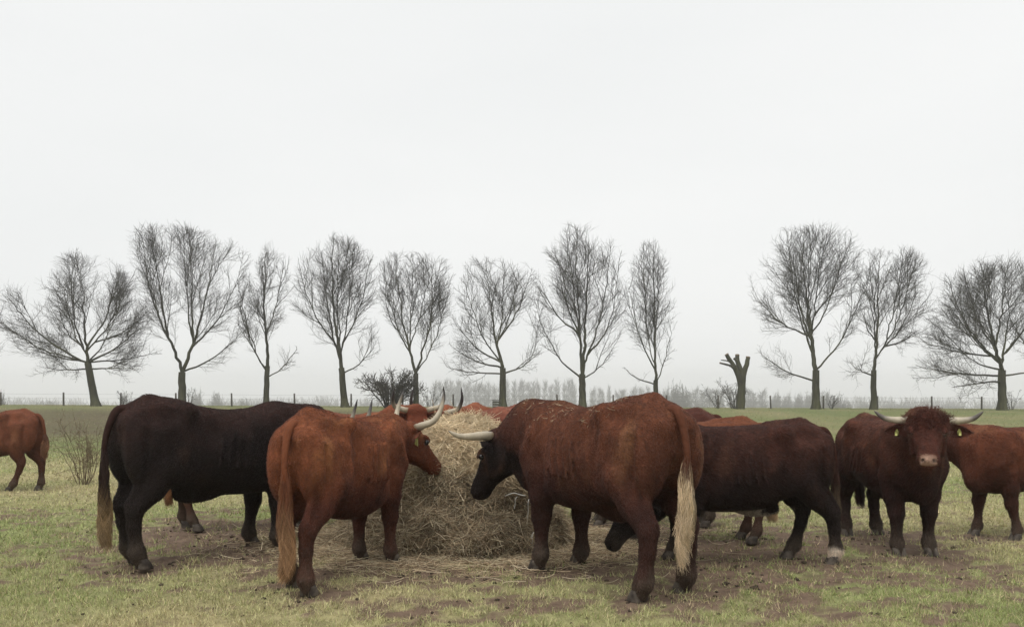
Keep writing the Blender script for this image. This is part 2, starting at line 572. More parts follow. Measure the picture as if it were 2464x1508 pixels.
def vnormals(V, Q):
    fn = np.cross(V[Q[:, 2]] - V[Q[:, 0]], V[Q[:, 3]] - V[Q[:, 1]])
    N = np.zeros_like(V)
    for k in range(Q.shape[1]):
        for a in range(3):
            N[:, a] += np.bincount(Q[:, k], fn[:, a], len(V))
    return nrm(N), fn

def sample_surface(V, Q, N, n, weight=None):
    _, fn = vnormals(V, Q)
    area = np.linalg.norm(fn, axis=1) / 2
    w = area if weight is None else area * weight[Q].mean(1)
    f = rng.choice(len(Q), n, p=w / w.sum())
    u, v = rng.random((n, 1)), rng.random((n, 1))
    q = Q[f]
    wts = [(1 - u) * (1 - v), u * (1 - v), u * v, (1 - u) * v]
    P = sum(wts[i] * V[q[:, i]] for i in range(4))
    Nn = nrm(sum(wts[i] * N[q[:, i]] for i in range(4)))
    return P, Nn, q[:, 0]
# ------------------------------------------------------------------ cattle
def head_axes(face, roll=0.0):
    hx = nrm(np.array(face, float))
    hy = nrm(np.cross([0, 0, 1.0], hx))
    hz = np.cross(hx, hy)
    if roll:
        c, s = math.cos(roll), math.sin(roll)
        hy, hz = hy * c + hz * s, hz * c - hy * s
    return np.array([hx, hy, hz])

def cow_mesh(h, bull=0.0, thin=0.0, wide=1.0, poll=(1.05, 0, 1.25), look=(0.6, 0, -0.8), roll=0.0, legs=None, udder=False, hump=0.0, belly=0.0, sway=0.0, curl=0, hindslim=1.0, headscale=1.0):
    """one continuous body; local metres, x forward, y to its left, feet at z = 0"""
    legs = legs or {}
    poll = np.array(poll, float)
    A = head_axes(look, roll)
    hx, hy, hz = A
    hs = headscale * (1 + 0.06 * bull)
    ends = [poll, poll + hx * 0.56 * hs]
    lo = np.array([-1.12, -0.62, -0.02])
    hi = np.array([0.95, 0.62, 1.52])
    for e in ends:
        lo = np.minimum(lo, e - 0.30)
        hi = np.maximum(hi, e + 0.30)
    lo[2] = -0.02
    Fd = Field(lo, hi, h)
    w = wide
    b = bull
    # barrel of the body
    K = [(-0.88, 1.17, 0.98, 0.09), (-0.80, 1.270, 0.84, 0.17), (-0.66, 1.335, 0.70, 0.235), (-0.45, 1.345, 0.625 - belly * .3, 0.270), (-0.20, 1.315 - sway, 0.575 - belly, 0.315),
         (0.08, 1.300 - sway + hump * .4, 0.540 - belly, 0.335), (0.32, 1.300 + hump * .8, 0.525 - belly * .5, 0.300), (0.50, 1.310 + hump, 0.53, 0.255), (0.66, 1.235 + .02 * b + hump * .6, 0.58, 0.21), (0.80, 1.09 + .03 * b, 0.70, 0.13)]
    K = [(t, top, bot, hw * w) for t, top, bot, hw in K]
    Fd.loft((0, 0, 0), np.eye(3), K, p=2.35, k=0.02)
    # spine ridge, tail head, hooks and pins
    Fd.limb([(-0.84, 0, 1.225), (-0.62, 0, 1.315 + .012 * thin), (-0.3, 0, 1.30 + .01 * thin - sway)], [0.035, 0.045, 0.03], 0.07)
    for s in (1, -1):
        Fd.ell((-0.40, s * (0.225 + .035 * thin) * w, 1.245 + .012 * thin), (0.085, 0.065, 0.06), 0.10 - .035 * thin)
        Fd.ell((-0.335, s * 0.36 * w, 0.80), (0.045, 0.055, 0.15), 0.07, rot_y(-0.45), sub=True)      # fold in front of the thigh
        Fd.ell((-0.83, s * 0.115 * w, 1.165), (0.06, 0.05, 0.06), 0.08)
        # hindquarter: rump, thigh, second thigh
        Fd.ell((-0.63, s * 0.165 * w, 0.99), (0.235, 0.125 * w, 0.30), 0.09, rot_y(0.12))
        Fd.ell((-0.75, s * 0.145 * w, 0.93), (0.12, 0.105 * w, 0.27), 0.07)
        Fd.ell((-0.47, s * 0.215 * w, 0.83), (0.11, 0.075, 0.17), 0.09, rot_y(-0.35))
        # shoulder and upper arm
        Fd.ell((0.50, s * 0.195 * w, 1.02), (0.165, 0.085 * w, 0.26), 0.10, rot_y(0.22))
        Fd.ell((0.55, s * 0.185 * w, 0.84), (0.15, 0.095 * w, 0.16), 0.09)
        Fd.cap((-0.745, s * 0.262 * w, 1.08), 0.016, (-0.735, s * 0.258 * w, 0.74), 0.012, 0.05, sub=True)        # groove between the thigh muscles
        Fd.limb([(0.40, s * 0.225 * w, 1.24 + hump), (0.47, s * 0.262 * w, 1.06), (0.60, s * 0.255 * w, 0.88)], [0.028, 0.034, 0.045], 0.06)      # spine of the shoulder blade
        Fd.ell((0.36, s * 0.30 * w, 0.80), (0.05, 0.045, 0.13), 0.07, sub=True)                                   # behind the elbow
        if thin > 0:       # hollows between hook bone, ribs and spine
            Fd.ell((-0.235, s * 0.335 * w, 1.12), (0.11, 0.05 + 0.065 * thin, 0.14), 0.07, sub=True)
            Fd.ell((-0.62, s * 0.26 * w, 1.24), (0.16, 0.05 + .022 * thin, 0.070), 0.09, sub=True)
            for q in range(6):
                x0 = -0.12 + q * 0.085
                Fd.cap((x0, s * 0.330 * w, 1.08), 0.022 * thin, (x0 - 0.06, s * 0.350 * w, 0.78), 0.012, 0.03)
            Fd.limb([(-0.42, s * 0.250 * w, 1.24), (-0.46, s * 0.262 * w, 1.08), (-0.44, s * 0.255 * w, 0.90)], [0.035, 0.030, 0.04], 0.05)
        Fd.ell((0.27, s * (0.345 * w), 1.0), (0.065, 0.040, 0.24), 0.08, sub=True)     # dip behind the shoulder
    # legs
    feet = {}
    for key, s, hind in (('fl', 1, 0), ('fr', -1, 0), ('hl', 1, 1), ('hr', -1, 1)):
        dx, dy = legs.get(key, (0, 0))
        if hind:
            J = [(-0.56, 0.175 * w, 0.80), (-0.645, 0.165 * w, 0.63), (-0.770, 0.15 * w, 0.470), (-0.768, 0.148 * w, 0.34), (-0.745, 0.148 * w, 0.175), (-0.735, 0.15 * w, 0.13), (-0.70, 0.152 * w, 0.055)]
            rr = [0.145, 0.094, 0.060, 0.045, 0.046, 0.057, 0.050]
            top = 0.85
        else:
            J = [(0.47, 0.185 * w, 0.78), (0.475, 0.178 * w, 0.60), (0.50, 0.17 * w, 0.415), (0.50, 0.168 * w, 0.33), (0.50, 0.168 * w, 0.16), (0.505, 0.168 * w, 0.12), (0.535, 0.168 * w, 0.055)]
            rr = [0.125, 0.092, 0.064, 0.046, 0.043, 0.054, 0.050]
            top = 0.80
        rr = [r * (1 + 0.10 * b) * (hindslim if hind else 1) for r in rr]
        P = []
        for (x, y, z) in J:
            t = max(0.0, 1 - z / top) ** 0.9
            P.append(np.array([x + dx * t, s * y + dy * t, z]))
        Fd.limb(P, rr, 0.03)
        if hind:            # point of hock and the tendon above it
            Fd.cap(P[2] + [-0.050, 0, 0.055], 0.026, P[1] + [-0.085, 0, 0.10], 0.030, 0.035)
            Fd.cap(P[2] + [-0.048, 0, 0.05], 0.026, P[3] + [-0.012, 0, -0.02], 0.030, 0.03)
        else:
            Fd.ell(P[2] + [0.018, 0, 0.0], (0.050, 0.058, 0.065), 0.03)
            Fd.cap((0.40, s * 0.18 * w, 0.74), 0.06, P[1], 0.08, 0.05)
        Fd.ell(P[5] + [-0.04, 0, 0.0], (0.03, 0.035, 0.03), 0.02)
        feet[key] = P[6]
    # belly line
    if udder:
        Fd.ell((-0.50, 0, 0.60), (0.15, 0.13, 0.13), 0.06)
    if b > 0.3:
        Fd.ell((-0.22, 0, 0.555 - belly), (0.20, 0.05, 0.07), 0.08)
    # neck
    nb = np.array([0.58, 0, 1.06])
    j = poll - hz * 0.125 * hs + hx * 0.03
    m = (nb + j) / 2 + np.array([0, 0, 0.03 + .03 * b])
    side = nrm(hy * 0.6 + np.array([0, 1.0, 0]))
    r0, r1, r2 = 0.235 + .03 * b, 0.190 + .045 * b, 0.135 + .02 * b
    Fd.limb([nb, m, j], [r0, r1, r2], 0.09, side, 0.66 + .10 * b)
    if b > 0:
        Fd.limb([(0.42, 0, 1.205 + hump), (0.62, 0, 1.185 + hump), m + [0, 0, r1 * .50], poll - hz * 0.07 * hs], [0.08 * b, 0.12 * b, 0.10 * b, 0.08], 0.09)
    dw = (np.array([0.74, 0, 0.74]), m + np.array([0.02, 0, -r1 * (0.95 + .50 * b)]), j - hz * (0.10 + .04 * b) + hx * 0.06)
    Fd.limb(dw, [0.085 + .03 * b, 0.05 + .045 * b, 0.045 + .025 * b], 0.10, side, 0.6)
    Fd.ell((0.70, 0, 0.68), (0.13, 0.10 * w, 0.15), 0.08)
    # head
    HW = 1 + 0.14 * b
    HK = [(0.00, 0.005, -0.11, 0.075), (0.04, 0.030, -0.20, 0.108), (0.10, 0.035, -0.245, 0.118), (0.17, 0.026, -0.250, 0.115), (0.25, 0.016, -0.215, 0.095),
          (0.34, 0.006, -0.170, 0.078), (0.42, 0.000, -0.150, 0.078), (0.475, -0.012, -0.142, 0.080), (0.52, -0.045, -0.115, 0.055)]
    HK = [(t * hs, a * hs, c * hs, q * hs * (HW if t < .3 else 1 + .07 * b)) for t, a, c, q in HK]
    Fd.loft(poll, A, HK, p=2.5, k=0.04)
    L = lambda x, y, z: poll + hs * (hx * x + hy * y + hz * z)
    for s in (1, -1):
        Fd.ell(L(0.165, s * 0.108 * HW, 0.005), (0.05 * hs, 0.022, 0.022), 0.03, A)        # brow
        Fd.ell(L(0.18, s * 0.095 * HW, -0.16), (0.10 * hs, 0.028, 0.07), 0.04, A)         # cheek
        Fd.ell(L(0.505, s * 0.042, -0.050), (0.020, 0.014, 0.016), 0.012, A, sub=True)      # nostril
        Fd.cap(L(0.02, s * 0.07, -0.02), 0.045 * hs, L(0.015, s * 0.125 * HW, -0.015), 0.034 * hs, 0.03)   # horn base
    Fd.ell(L(0.03, 0, 0.025), (0.055, 0.10 * HW, 0.035 + .015 * b), 0.04, A)
    Fd.cap(L(0.515, 0.06, -0.098), 0.006, L(0.515, -0.06, -0.098), 0.006, 0.012, sub=True)
    V, Q = Fd.extract()
    V = relax(V, Q, 2, 0.45)
    if curl:                # curly poll and forehead
        rel = V - poll
        fm = smooth(0.30, 0.14, np.abs(rel @ hx - 0.08 * hs)) * smooth(-0.16, -0.03, rel @ hz) * (1 - smooth(0.16, 0.2, np.abs(rel @ hy)))
        Nv, _ = vnormals(V, Q)
        V = V + Nv * (fm * (0.030 * noise(V, 26, 5, 2) - 0.004))[:, None]
    V[:, 2] = np.maximum(V[:, 2], 0.015)
    return V, Q, dict(poll=poll, A=A, L=L, hs=hs, HW=HW, feet=feet)

def rot_y(a):
    c, s = math.cos(a), math.sin(a)
    return np.array([[c, 0, -s], [0, 1, 0], [s, 0, c]])

def horn_mesh(info, s, pts, r0, tip=(0.05, 0.045, 0.045), base=(0.40, 0.345, 0.255), tipfrom=0.6, sc=1.0):
    L = info['L']
    P = spline([L(p[0], s * p[1], p[2]) for p in pts], 18)
    u = np.linspace(0, 1, 18)
    rad = r0 * (1 - u) ** 0.55 * (1 + 0.06 * np.sin(u * 40) * (u < .4)) + 0.002
    V, Q = closed_tube(P * sc, rad * sc, 10)
    uu = np.repeat(np.concatenate([[0], u, [1]]), 10)
    col = lerp(base, tip, smooth(tipfrom, min(1.0, tipfrom + 0.3), uu))
    col = lerp(np.array(base) * np.array([0.45, 0.38, 0.30]), col, smooth(0.02, 0.20, uu))
    col = col * (0.86 + 0.28 * _hash((uu * 60).astype(np.int64), 1, 2, 3))[:, None]
    return V, Q, col

def ear_mesh(info, s, length=0.235, droop=-0.30, back=-0.25, sc=1.0):
    L, A = info['L'], info['A']
    hx, hy, hz = A
    root = L(0.075, s * 0.118 * info['HW'], -0.055)
    d = nrm(hy * s + hz * droop + hx * back)
    f = nrm(hx * 0.75 + hz * 0.3 - d * np.dot(hx * 0.75 + hz * 0.3, d))     # opening faces forward
    w = np.cross(d, f)
    nu, nv = 10, 7
    V = []
    for sidef in (0, 1):
        for i in range(nu):
            u = i / (nu - 1)
            ww = 0.066 * (math.sin(math.pi * min(1, u * 0.93 + 0.10)) ** 0.7) * (1 - .25 * u) + 0.004
            for q in range(nv):
                v = q / (nv - 1) * 2 - 1
                cup = (v * v - 1) * 0.030 * (1 - u * .6)
                V.append((root + d * (u * length) + w * (v * ww) + f * (cup + 0.010 * u - sidef * 0.010 * (1 - abs(v) ** 3))) * sc)
    V = np.array(V)
    Fq = []
    for sidef in (0, 1):
        o = sidef * nu * nv
        for i in range(nu - 1):
            for q in range(nv - 1):
                a = o + i * nv + q
                Fq.append((a, a + 1, a + nv + 1, a + nv) if sidef == 0 else (a, a + nv, a + nv + 1, a + 1))
    for i in range(nu - 1):
        for q in (0, nv - 1):
            a = i * nv + q
            b2 = a + nu * nv
            Fq.append((a, a + nv, b2 + nv, b2))
    for q in range(nv - 1):
        a = (nu - 1) * nv + q
        Fq.append((a, a + 1, a + 1 + nu * nv, a + nu * nv))
    tagp = root + d * (length * 0.52) + w * (-0.005) + f * 0.004
    return V, np.array(Fq), (tagp * sc, d, w, f)

def hoof_mesh(foot, hdir, sc):
    """cloven hoof, two claws"""
    V, Fq = [], []
    for s in (1, -1):
        rings = [(-0.055, 0.060, 0.034, 0.022, 0.0), (-0.040, 0.062, 0.035, 0.018, 0.0), (0.0, 0.050, 0.033, 0.008, 0), (0.030, 0.040, 0.032, -0.004, 0)]
        o = len(V)
        for (z, rx, ry, ox, _) in rings:
            for k in range(10):
                a = k * 2 * math.pi / 10
                x = math.cos(a) * rx * (1.15 if math.cos(a) > 0 else 0.85) + ox
                y = math.sin(a) * ry + s * 0.030
                V.append((x, y, z))
        for i in range(len(rings) - 1):
            for k in range(10):
                Fq.append((o + i * 10 + k, o + i * 10 + (k + 1) % 10, o + (i + 1) * 10 + (k + 1) % 10, o + (i + 1) * 10 + k))
        V.append((rings[0][3], s * 0.03, rings[0][0])); V.append((rings[-1][3], s * 0.03, rings[-1][0] + .006))
        c0, c1 = len(V) - 2, len(V) - 1
        for k in range(10):
            Fq.append((c0, o + (k + 1) % 10, o + k, c0))
            Fq.append((c1, o + 30 + k, o + 30 + (k + 1) % 10, c1))
    V = np.array(V)
    quads = [f for f in Fq if f[0] != f[3]]
    tris = [f[:3] for f in Fq if f[0] == f[3]]
    V = V + foot
    V[:, 2] -= foot[2] - 0.048
    return V * sc, [np.array(quads), np.array(tris)]

def sphere_mesh(c, r, n=10):
    V, Fq = [], []
    for i in range(n + 1):
        for k in range(2 * n):
            t, a = math.pi * i / n, math.pi * k / n
            V.append((c[0] + r * math.sin(t) * math.cos(a), c[1] + r * math.sin(t) * math.sin(a), c[2] + r * math.cos(t)))
    for i in range(n):
        for k in range(2 * n):
            Fq.append((i * 2 * n + k, (i + 1) * 2 * n + k, (i + 1) * 2 * n + (k + 1) % (2 * n), i * 2 * n + (k + 1) % (2 * n)))
    return np.array(V), np.array(Fq)

HORN_UP = [(0.015, 0.10, -0.01), (0.00, 0.19, 0.01), (0.01, 0.27, 0.08), (-0.03, 0.30, 0.20), (-0.10, 0.28, 0.33)]
HORN_OUT = [(0.015, 0.10, -0.01), (0.00, 0.20, -0.01), (0.02, 0.31, 0.02), (0.04, 0.40, 0.07), (0.03, 0.46, 0.13)]

def make_cow(kind, label, loc, heading, sc, h=0.018, upper=(0.20, 0.055, 0.024), lower=(0.10, 0.028, 0.015), headcol=None, legcol=None, horn=HORN_UP, horn_r=0.036, horn_kw=None, tuft=(0.55, 0.38, 0.22), tuft_range=(0.70, 0.22), tuft_w=0.045, tuft_fade=(0.15, 0.55),
             tail_y=0.0, tail_back=0.0, hair=40000, hair_len=0.022, tags=(1,), white_feet=(), muzzle=None, belly_white=0.0, lowz=(0.55, 1.0), dark_neck=0.0, curly=0, eartag_len=0.045, ear_kw=None, seed=1, sheen=1.0, back_only=False, neck_col=None, **kw):
    rt = math.radians(heading)
    root = empty(kind, (loc[0], loc[1], float(height(loc[0], loc[1]))), rt)
    V, Q, info = cow_mesh(h, curl=curly, **kw)
    L, A, hs = info['L'], info['A'], info['hs']
    N, _ = vnormals(V, Q)
    # coat colour; naturally darker lower parts deepened with painted underside shade
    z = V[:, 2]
    rel = V - info['poll']
    hu, hv, hw_ = rel @ A[0], rel @ A[1], rel @ A[2]
    headm = smooth(-0.10, 0.06, hu) * (1 - smooth(0.30, 0.42, np.sqrt(hv ** 2 + (hw_ + 0.1) ** 2))) * (1 - smooth(0.6, 0.7, hu))
    headm = headm * smooth(0.45, 0.75, V[:, 0])
    n1 = noise(V, 3.2, seed, 3)
    n2 = noise(V * [1, 1, 0.6], 11.0, seed + 40, 3, 0.6)
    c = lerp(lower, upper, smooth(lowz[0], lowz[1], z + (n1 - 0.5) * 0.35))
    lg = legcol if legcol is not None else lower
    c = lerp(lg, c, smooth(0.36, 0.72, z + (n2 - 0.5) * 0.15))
    if neck_col is not None:
        c = lerp(c, neck_col, dark_neck * smooth(0.45, 0.85, V[:, 0]))
    if headcol is not None:
        c = lerp(c, headcol, headm)
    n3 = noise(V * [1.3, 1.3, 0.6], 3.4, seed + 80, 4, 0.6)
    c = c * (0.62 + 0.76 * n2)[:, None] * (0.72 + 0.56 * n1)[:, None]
    c = lerp(c, np.array(upper) * [1.65, 2.1, 2.0], 0.72 * smooth(0.52, 0.75, n3) * smooth(0.6, 0.95, z))      # painted highlight patches, as where raised hair catches light
    # dung and mud on the lower legs
    c = lerp(c, (0.085, 0.066, 0.05), 0.75 * smooth(0.34, 0.04, z + (n2 - 0.5) * 0.3))
    mz = muzzle if muzzle is not None else (0.030, 0.022, 0.020)
    mzm = smooth(0.468 * hs, 0.495 * hs, hu) * smooth(-0.105 * hs, -0.088 * hs, hw_) * (1 - smooth(0.052 * hs, 0.066 * hs, np.abs(hv))) * headm
    c = lerp(c, mz, np.clip(mzm, 0, 1))
    for s in (1, -1):
        dn = np.linalg.norm(V - L(0.508, s * 0.042, -0.050), axis=1)
        c = lerp(c, np.array(mz) * 0.15, 1 - smooth(0.012, 0.026, dn))
        de = np.linalg.norm(V - L(0.185, s * 0.104 * info['HW'], -0.020), axis=1)
        c = lerp(c, np.array(lower) * 0.5 + np.array([0.10, 0.065, 0.05]), 0.8 * (1 - smooth(0.030, 0.046, de)))      # paler skin round the eye
    if belly_white:
        bz_ = 0.54 - kw.get('belly', 0)
        bm = smooth(bz_ + 0.035, bz_ + 0.008, z) * (N[:, 2] < -0.5) * smooth(0.30, 0.15, V[:, 0]) * smooth(-0.75, -0.4, V[:, 0])
        c = lerp(c, (0.5, 0.45, 0.38), bm * belly_white)
    for key in white_feet:
        f = info['feet'][key]
        dd = np.hypot(V[:, 0] - f[0], V[:, 1] - f[1])
        wm = (1 - smooth(0.10, 0.16, dd)) * (1 - smooth(0.13, 0.18, z + (n2 - .5) * .10)) * smooth(0.03, 0.09, z)
        c = lerp(c, (0.55, 0.47, 0.38), wm)
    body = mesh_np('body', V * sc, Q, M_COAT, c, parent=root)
    # short coat
    if hair:
        wgt = np.ones(len(V)) * (1 - 0.9 * np.clip(mzm, 0, 1))
        if back_only:
            wgt = wgt * (0.05 + smooth(0.8, 1.0, z))
        P, Nn, vi = sample_surface(V, Q, N, hair, wgt)
        flow = np.tile(np.array([-0.8, 0, -0.6]), (hair, 1))
        lgm = smooth(0.66, 0.50, P[:, 2])[:, None]
        flow = flow * (1 - lgm) + np.array([-0.1, 0, -1.0]) * lgm
        jit = rng.normal(0, 0.38, (hair, 3))
        t = flow + jit
        t = nrm(t - Nn * (t * Nn).sum(1, keepdims=True))
        hm = headm[vi][:, None]
        Ln = hair_len * rng.uniform(0.5, 1.3, (hair, 1)) * (1 - 0.45 * hm) * (0.7 + 0.6 * n1[vi])[:, None]
        g = Nn * 0.22
        pts = np.stack([P - Nn * 0.002, P + t * Ln * 0.5 + g * Ln * 0.8, P + t * Ln + g * Ln * rng.uniform(0.4, 1.6, (hair, 1))], 1)
        if curly:
            cm = (smooth(0.22, 0.10, np.abs(hu - 0.05 * hs)) * smooth(-0.10, -0.02, hw_))[vi] > rng.random(hair)
            q = rng.normal(0, 1, (hair, 3))
            up = P + Nn * Ln * 1.5 + nrm(q) * Ln * 0.9
            pts[cm, 1] = up[cm]
            pts[cm, 2] = (P + Nn * Ln * 1.2 + nrm(rng.normal(0, 1, (hair, 3))) * Ln * 1.4)[cm]
        rr = 0.0011 if sc > 0 else 0
        rad = np.tile(np.array([1.0, 0.85, 0.25]) * rr, (hair, 1))
        lock = noise(P * [1.0, 1.0, 0.33] + 0.06 * noise(P, 6.0, seed + 61, 2)[:, None], 30.0, seed + 60, 2, 0.6)[:, None]
        hc = c[vi] * (0.40 + 1.2 * lock) * rng.uniform(0.7, 1.45, (hair, 1)) * np.array([1.06, 1.0, 0.96])
        curves_np('coat', pts * sc, rad * sc, hc, M_HAIR, root)
    # horns, ears, tags, eyes
    if horn is not None:
        for s in (1, -1):
            hv_, hq_, hc_ = horn_mesh(info, s, horn, horn_r, sc=sc, **(horn_kw or {}))
            mesh_np('horn', hv_, hq_, M_HORN, hc_, parent=root)
    earcol = (headcol if headcol is not None else lower)
    for s in (1, -1):
        ev, ef, (tp, d, w, f) = ear_mesh(info, s, sc=sc, **(ear_kw or {}))
        ecol = np.tile(np.array(earcol) * 1.1, (len(ev), 1)) * rng.uniform(0.75, 1.2, (len(ev), 1))
        ear = mesh_np('ear', ev, ef, M_COAT, ecol, parent=root)
        nh = 900
        Pe, Ne, vi = sample_surface(ev, ef, vnormals(ev, ef)[0], nh)
        te = nrm(d + rng.normal(0, 0.5, (nh, 3)))
        le = rng.uniform(0.015, 0.035, (nh, 1)) * sc
        curves_np('ear_hair', np.stack([Pe, Pe + te * le * .5, Pe + te * le + [0, 0, -0.006]], 1), np.tile(np.array([1, .8, .2]) * .0009, (nh, 1)), ecol[vi] * rng.uniform(.7, 1.4, (nh, 1)), M_HAIR, ear)
        if s in tags:
            tw, tl = (0.022 if eartag_len > .04 else 0.012) * sc, eartag_len * sc
            dn = np.array([0, 0, -1.0])
            sd_ = nrm(np.cross(dn, f))
            tri = []
            for fr in (-0.017, 0.012):
                for (a, bq) in ((-0.35, -0.6), (0.35, -0.6), (0.35, -0.05), (1, 0.1), (1, 1.35), (-1, 1.35), (-1, 0.1), (-0.35, -0.05)):
                    tri.append(tp + f * fr + sd_ * (a * tw) + dn * (bq * tl))
            tri = np.array(tri)
            ring = [(i, (i + 1) % 8, 8 + (i + 1) % 8, 8 + i) for i in range(8)]
            fq = [np.array(ring + [(0, 1, 2, 7), (8, 15, 10, 9), (3, 4, 5, 6), (11, 14, 13, 12), (2, 3, 6, 7), (10, 15, 14, 11)])]
            tg = mesh_np('ear_tag', tri, fq, M_TAG, smooth_sh=False, parent=ear)
            tg['label'] = 'yellow ear tag'
        ec = L(0.180, s * 0.104 * info['HW'], -0.020)
        sv, sf = sphere_mesh(ec * sc, 0.027 * sc, 8)
        mesh_np('eye', sv, sf, M_EYE, parent=root)
    for key in ('fl', 'fr', 'hl', 'hr'):
        hv_, hf_ = hoof_mesh(info['feet'][key], None, sc)
        mesh_np('hoof', hv_, hf_, M_HOOF, parent=root)
    # tail
    z1, z2 = tuft_range
    tb = -0.05 - tail_back
    P = spline([(-0.76, 0, 1.262), (-0.86, 0, 1.262), (-0.905 + tb * .3, tail_y * .15, 1.17), (-0.915 + tb, tail_y * 0.5, 0.98), (-0.91 + tb, tail_y, z1)], 22)
    u = np.linspace(0, 1, 22)
    V2, Q2 = closed_tube(P * sc, (0.042 - 0.026 * u) * sc, 10)
    tcol = np.tile(np.array(upper) * 0.8 + np.array(lower) * 0.2, (len(V2), 1))
    tail = mesh_np('tail', V2, Q2, M_COAT, tcol, parent=root)
    nt_, ncl = 1700, 16
    a0 = rng.uniform(0, 1, nt_)
    r0 = P[np.minimum(21, (16.5 + a0 * 5).astype(int))] + rng.normal(0, 0.008, (nt_, 3))
    k = 9
    uu = np.linspace(0, 1, k)[None, :, None]
    clump = rng.integers(0, ncl, nt_)
    ce = np.stack([rng.normal(-0.91 + tb, tuft_w * .8, ncl), tail_y + rng.normal(0, tuft_w, ncl), z2 + (z1 - z2) * np.abs(rng.normal(0, 0.30, ncl))], -1)
    ce[:, :2] = ce[:, :2] * 0.6 + np.array([-0.91 + tb, tail_y]) * 0.4
    end = ce[clump] + rng.normal(0, 0.012, (nt_, 3)) * [1, 1, 2.5]
    pts = r0[:, None] * (1 - uu) + end[:, None] * uu
    cb = rng.normal(0, tuft_w * 0.75, (ncl, 3))
    bul = np.sin(math.pi * uu ** 0.7) * (cb[clump] + rng.normal(0, tuft_w * 0.35, (nt_, 3)))[:, None] * [1, 1, 0.2]
    ph = clump[:, None] * 1.7 + uu[..., 0] * (8 + clump[:, None] % 4)
    wav = np.stack([np.sin(ph), np.cos(ph * 1.1), np.zeros_like(ph)], -1) * 0.030 * uu ** 0.7
    pts = pts + bul + wav
    sw = np.sin(uu * 8.0 + seed) * uu * (1 - 0.3 * uu)
    pts = pts + np.concatenate([sw * 0.010, sw * 0.024, sw * 0], -1)          # the switch hangs in waves
    cc = np.array(tuft) * (0.60 + 0.6 * _hash(clump.astype(np.int64), 3, 5, seed))[:, None] * rng.uniform(0.65, 1.35, (nt_, 1))
    gr = smooth(tuft_fade[0], tuft_fade[1], uu[..., 0] + 0.25 * (a0[:, None] - 0.5) + rng.normal(0, 0.08, (nt_, 1)))
    cc = lerp((np.array(upper) * rng.uniform(0.5, 1.1, (nt_, 1)))[:, None], cc[:, None], gr)
    pts = pts + rng.normal(0, 0.006, pts.shape) * uu
    curves_np('tail_tuft', pts * sc, np.tile(np.linspace(0.0019, 0.0006, k), (nt_, 1)), cc, M_HAIR, tail)
    tag(root, label, 'bull' if kind == 'bull' else 'cow', 'cattle around the hay feeding place')
    return root, V * sc, Q, N, rt

def place(px, heading, sc, front=False):
    """origin from the ground point midway between the hind (or front) feet"""
    a = gpx(*px)
    d = np.array([math.cos(R(heading)), math.sin(R(heading))])
    o = a[:2] - d * 0.50 * sc if front else a[:2] + d * 0.71 * sc
    return (o[0], o[1])

def head_at(p, heading, sc, poll_px, muzzle_px):
    """poll and look direction in the animal's own frame from two (x, y, distance) points"""
    def loc(q):
        w = at(*q) - np.array([p[0], p[1], float(height(p[0], p[1]))])
        c, s = math.cos(R(heading)), math.sin(R(heading))
        return np.array([w[0] * c + w[1] * s, -w[0] * s + w[1] * c, w[2]]) / sc
    a, b = loc(poll_px), loc(muzzle_px)
    return dict(poll=tuple(a), look=tuple(b - a))

RED, RED_D = (0.215, 0.062, 0.026), (0.120, 0.036, 0.018)
BROWN, BROWN_D = (0.125, 0.034, 0.019), (0.055, 0.018, 0.012)
BLACK = (0.014, 0.009, 0.008)

# near-black bull, rump towards us at the left
hd, sc = 46, 1.055
p = place((330, 1362), hd, sc)
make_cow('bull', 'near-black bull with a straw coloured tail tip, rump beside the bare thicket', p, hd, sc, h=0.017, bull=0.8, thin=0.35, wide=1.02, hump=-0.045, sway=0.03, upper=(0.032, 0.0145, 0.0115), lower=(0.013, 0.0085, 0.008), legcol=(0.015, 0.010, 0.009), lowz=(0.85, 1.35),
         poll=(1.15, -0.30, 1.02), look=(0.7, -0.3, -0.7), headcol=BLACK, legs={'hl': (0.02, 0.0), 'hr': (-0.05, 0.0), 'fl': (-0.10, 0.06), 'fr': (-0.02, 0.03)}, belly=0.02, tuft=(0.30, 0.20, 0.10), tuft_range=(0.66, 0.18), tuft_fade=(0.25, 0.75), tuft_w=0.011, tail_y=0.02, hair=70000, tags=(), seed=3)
# thin chestnut cow with upswept horns
hd, sc = 72, 0.985
p = place((726, 1420), hd, sc)
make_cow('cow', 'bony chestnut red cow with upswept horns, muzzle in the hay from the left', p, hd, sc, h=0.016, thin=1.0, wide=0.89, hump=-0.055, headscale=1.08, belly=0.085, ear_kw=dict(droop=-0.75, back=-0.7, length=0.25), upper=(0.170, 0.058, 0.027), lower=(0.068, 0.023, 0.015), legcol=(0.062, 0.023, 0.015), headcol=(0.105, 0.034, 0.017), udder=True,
         **head_at(p, hd, sc, (983, 1024, 8.2), (1047, 1102, 8.42)), legs={'hr': (-0.16, 0), 'hl': (0.12, 0.02), 'fl': (0.0, 0.0), 'fr': (0.02, 0)}, tuft=(0.36, 0.21, 0.11), tuft_range=(0.68, 0.13), tuft_fade=(0.1, 0.8), tuft_w=0.014, tail_y=-0.02, hair=80000, tags=(-1,), seed=5, horn_r=0.037, horn_kw=dict(tipfrom=0.70))
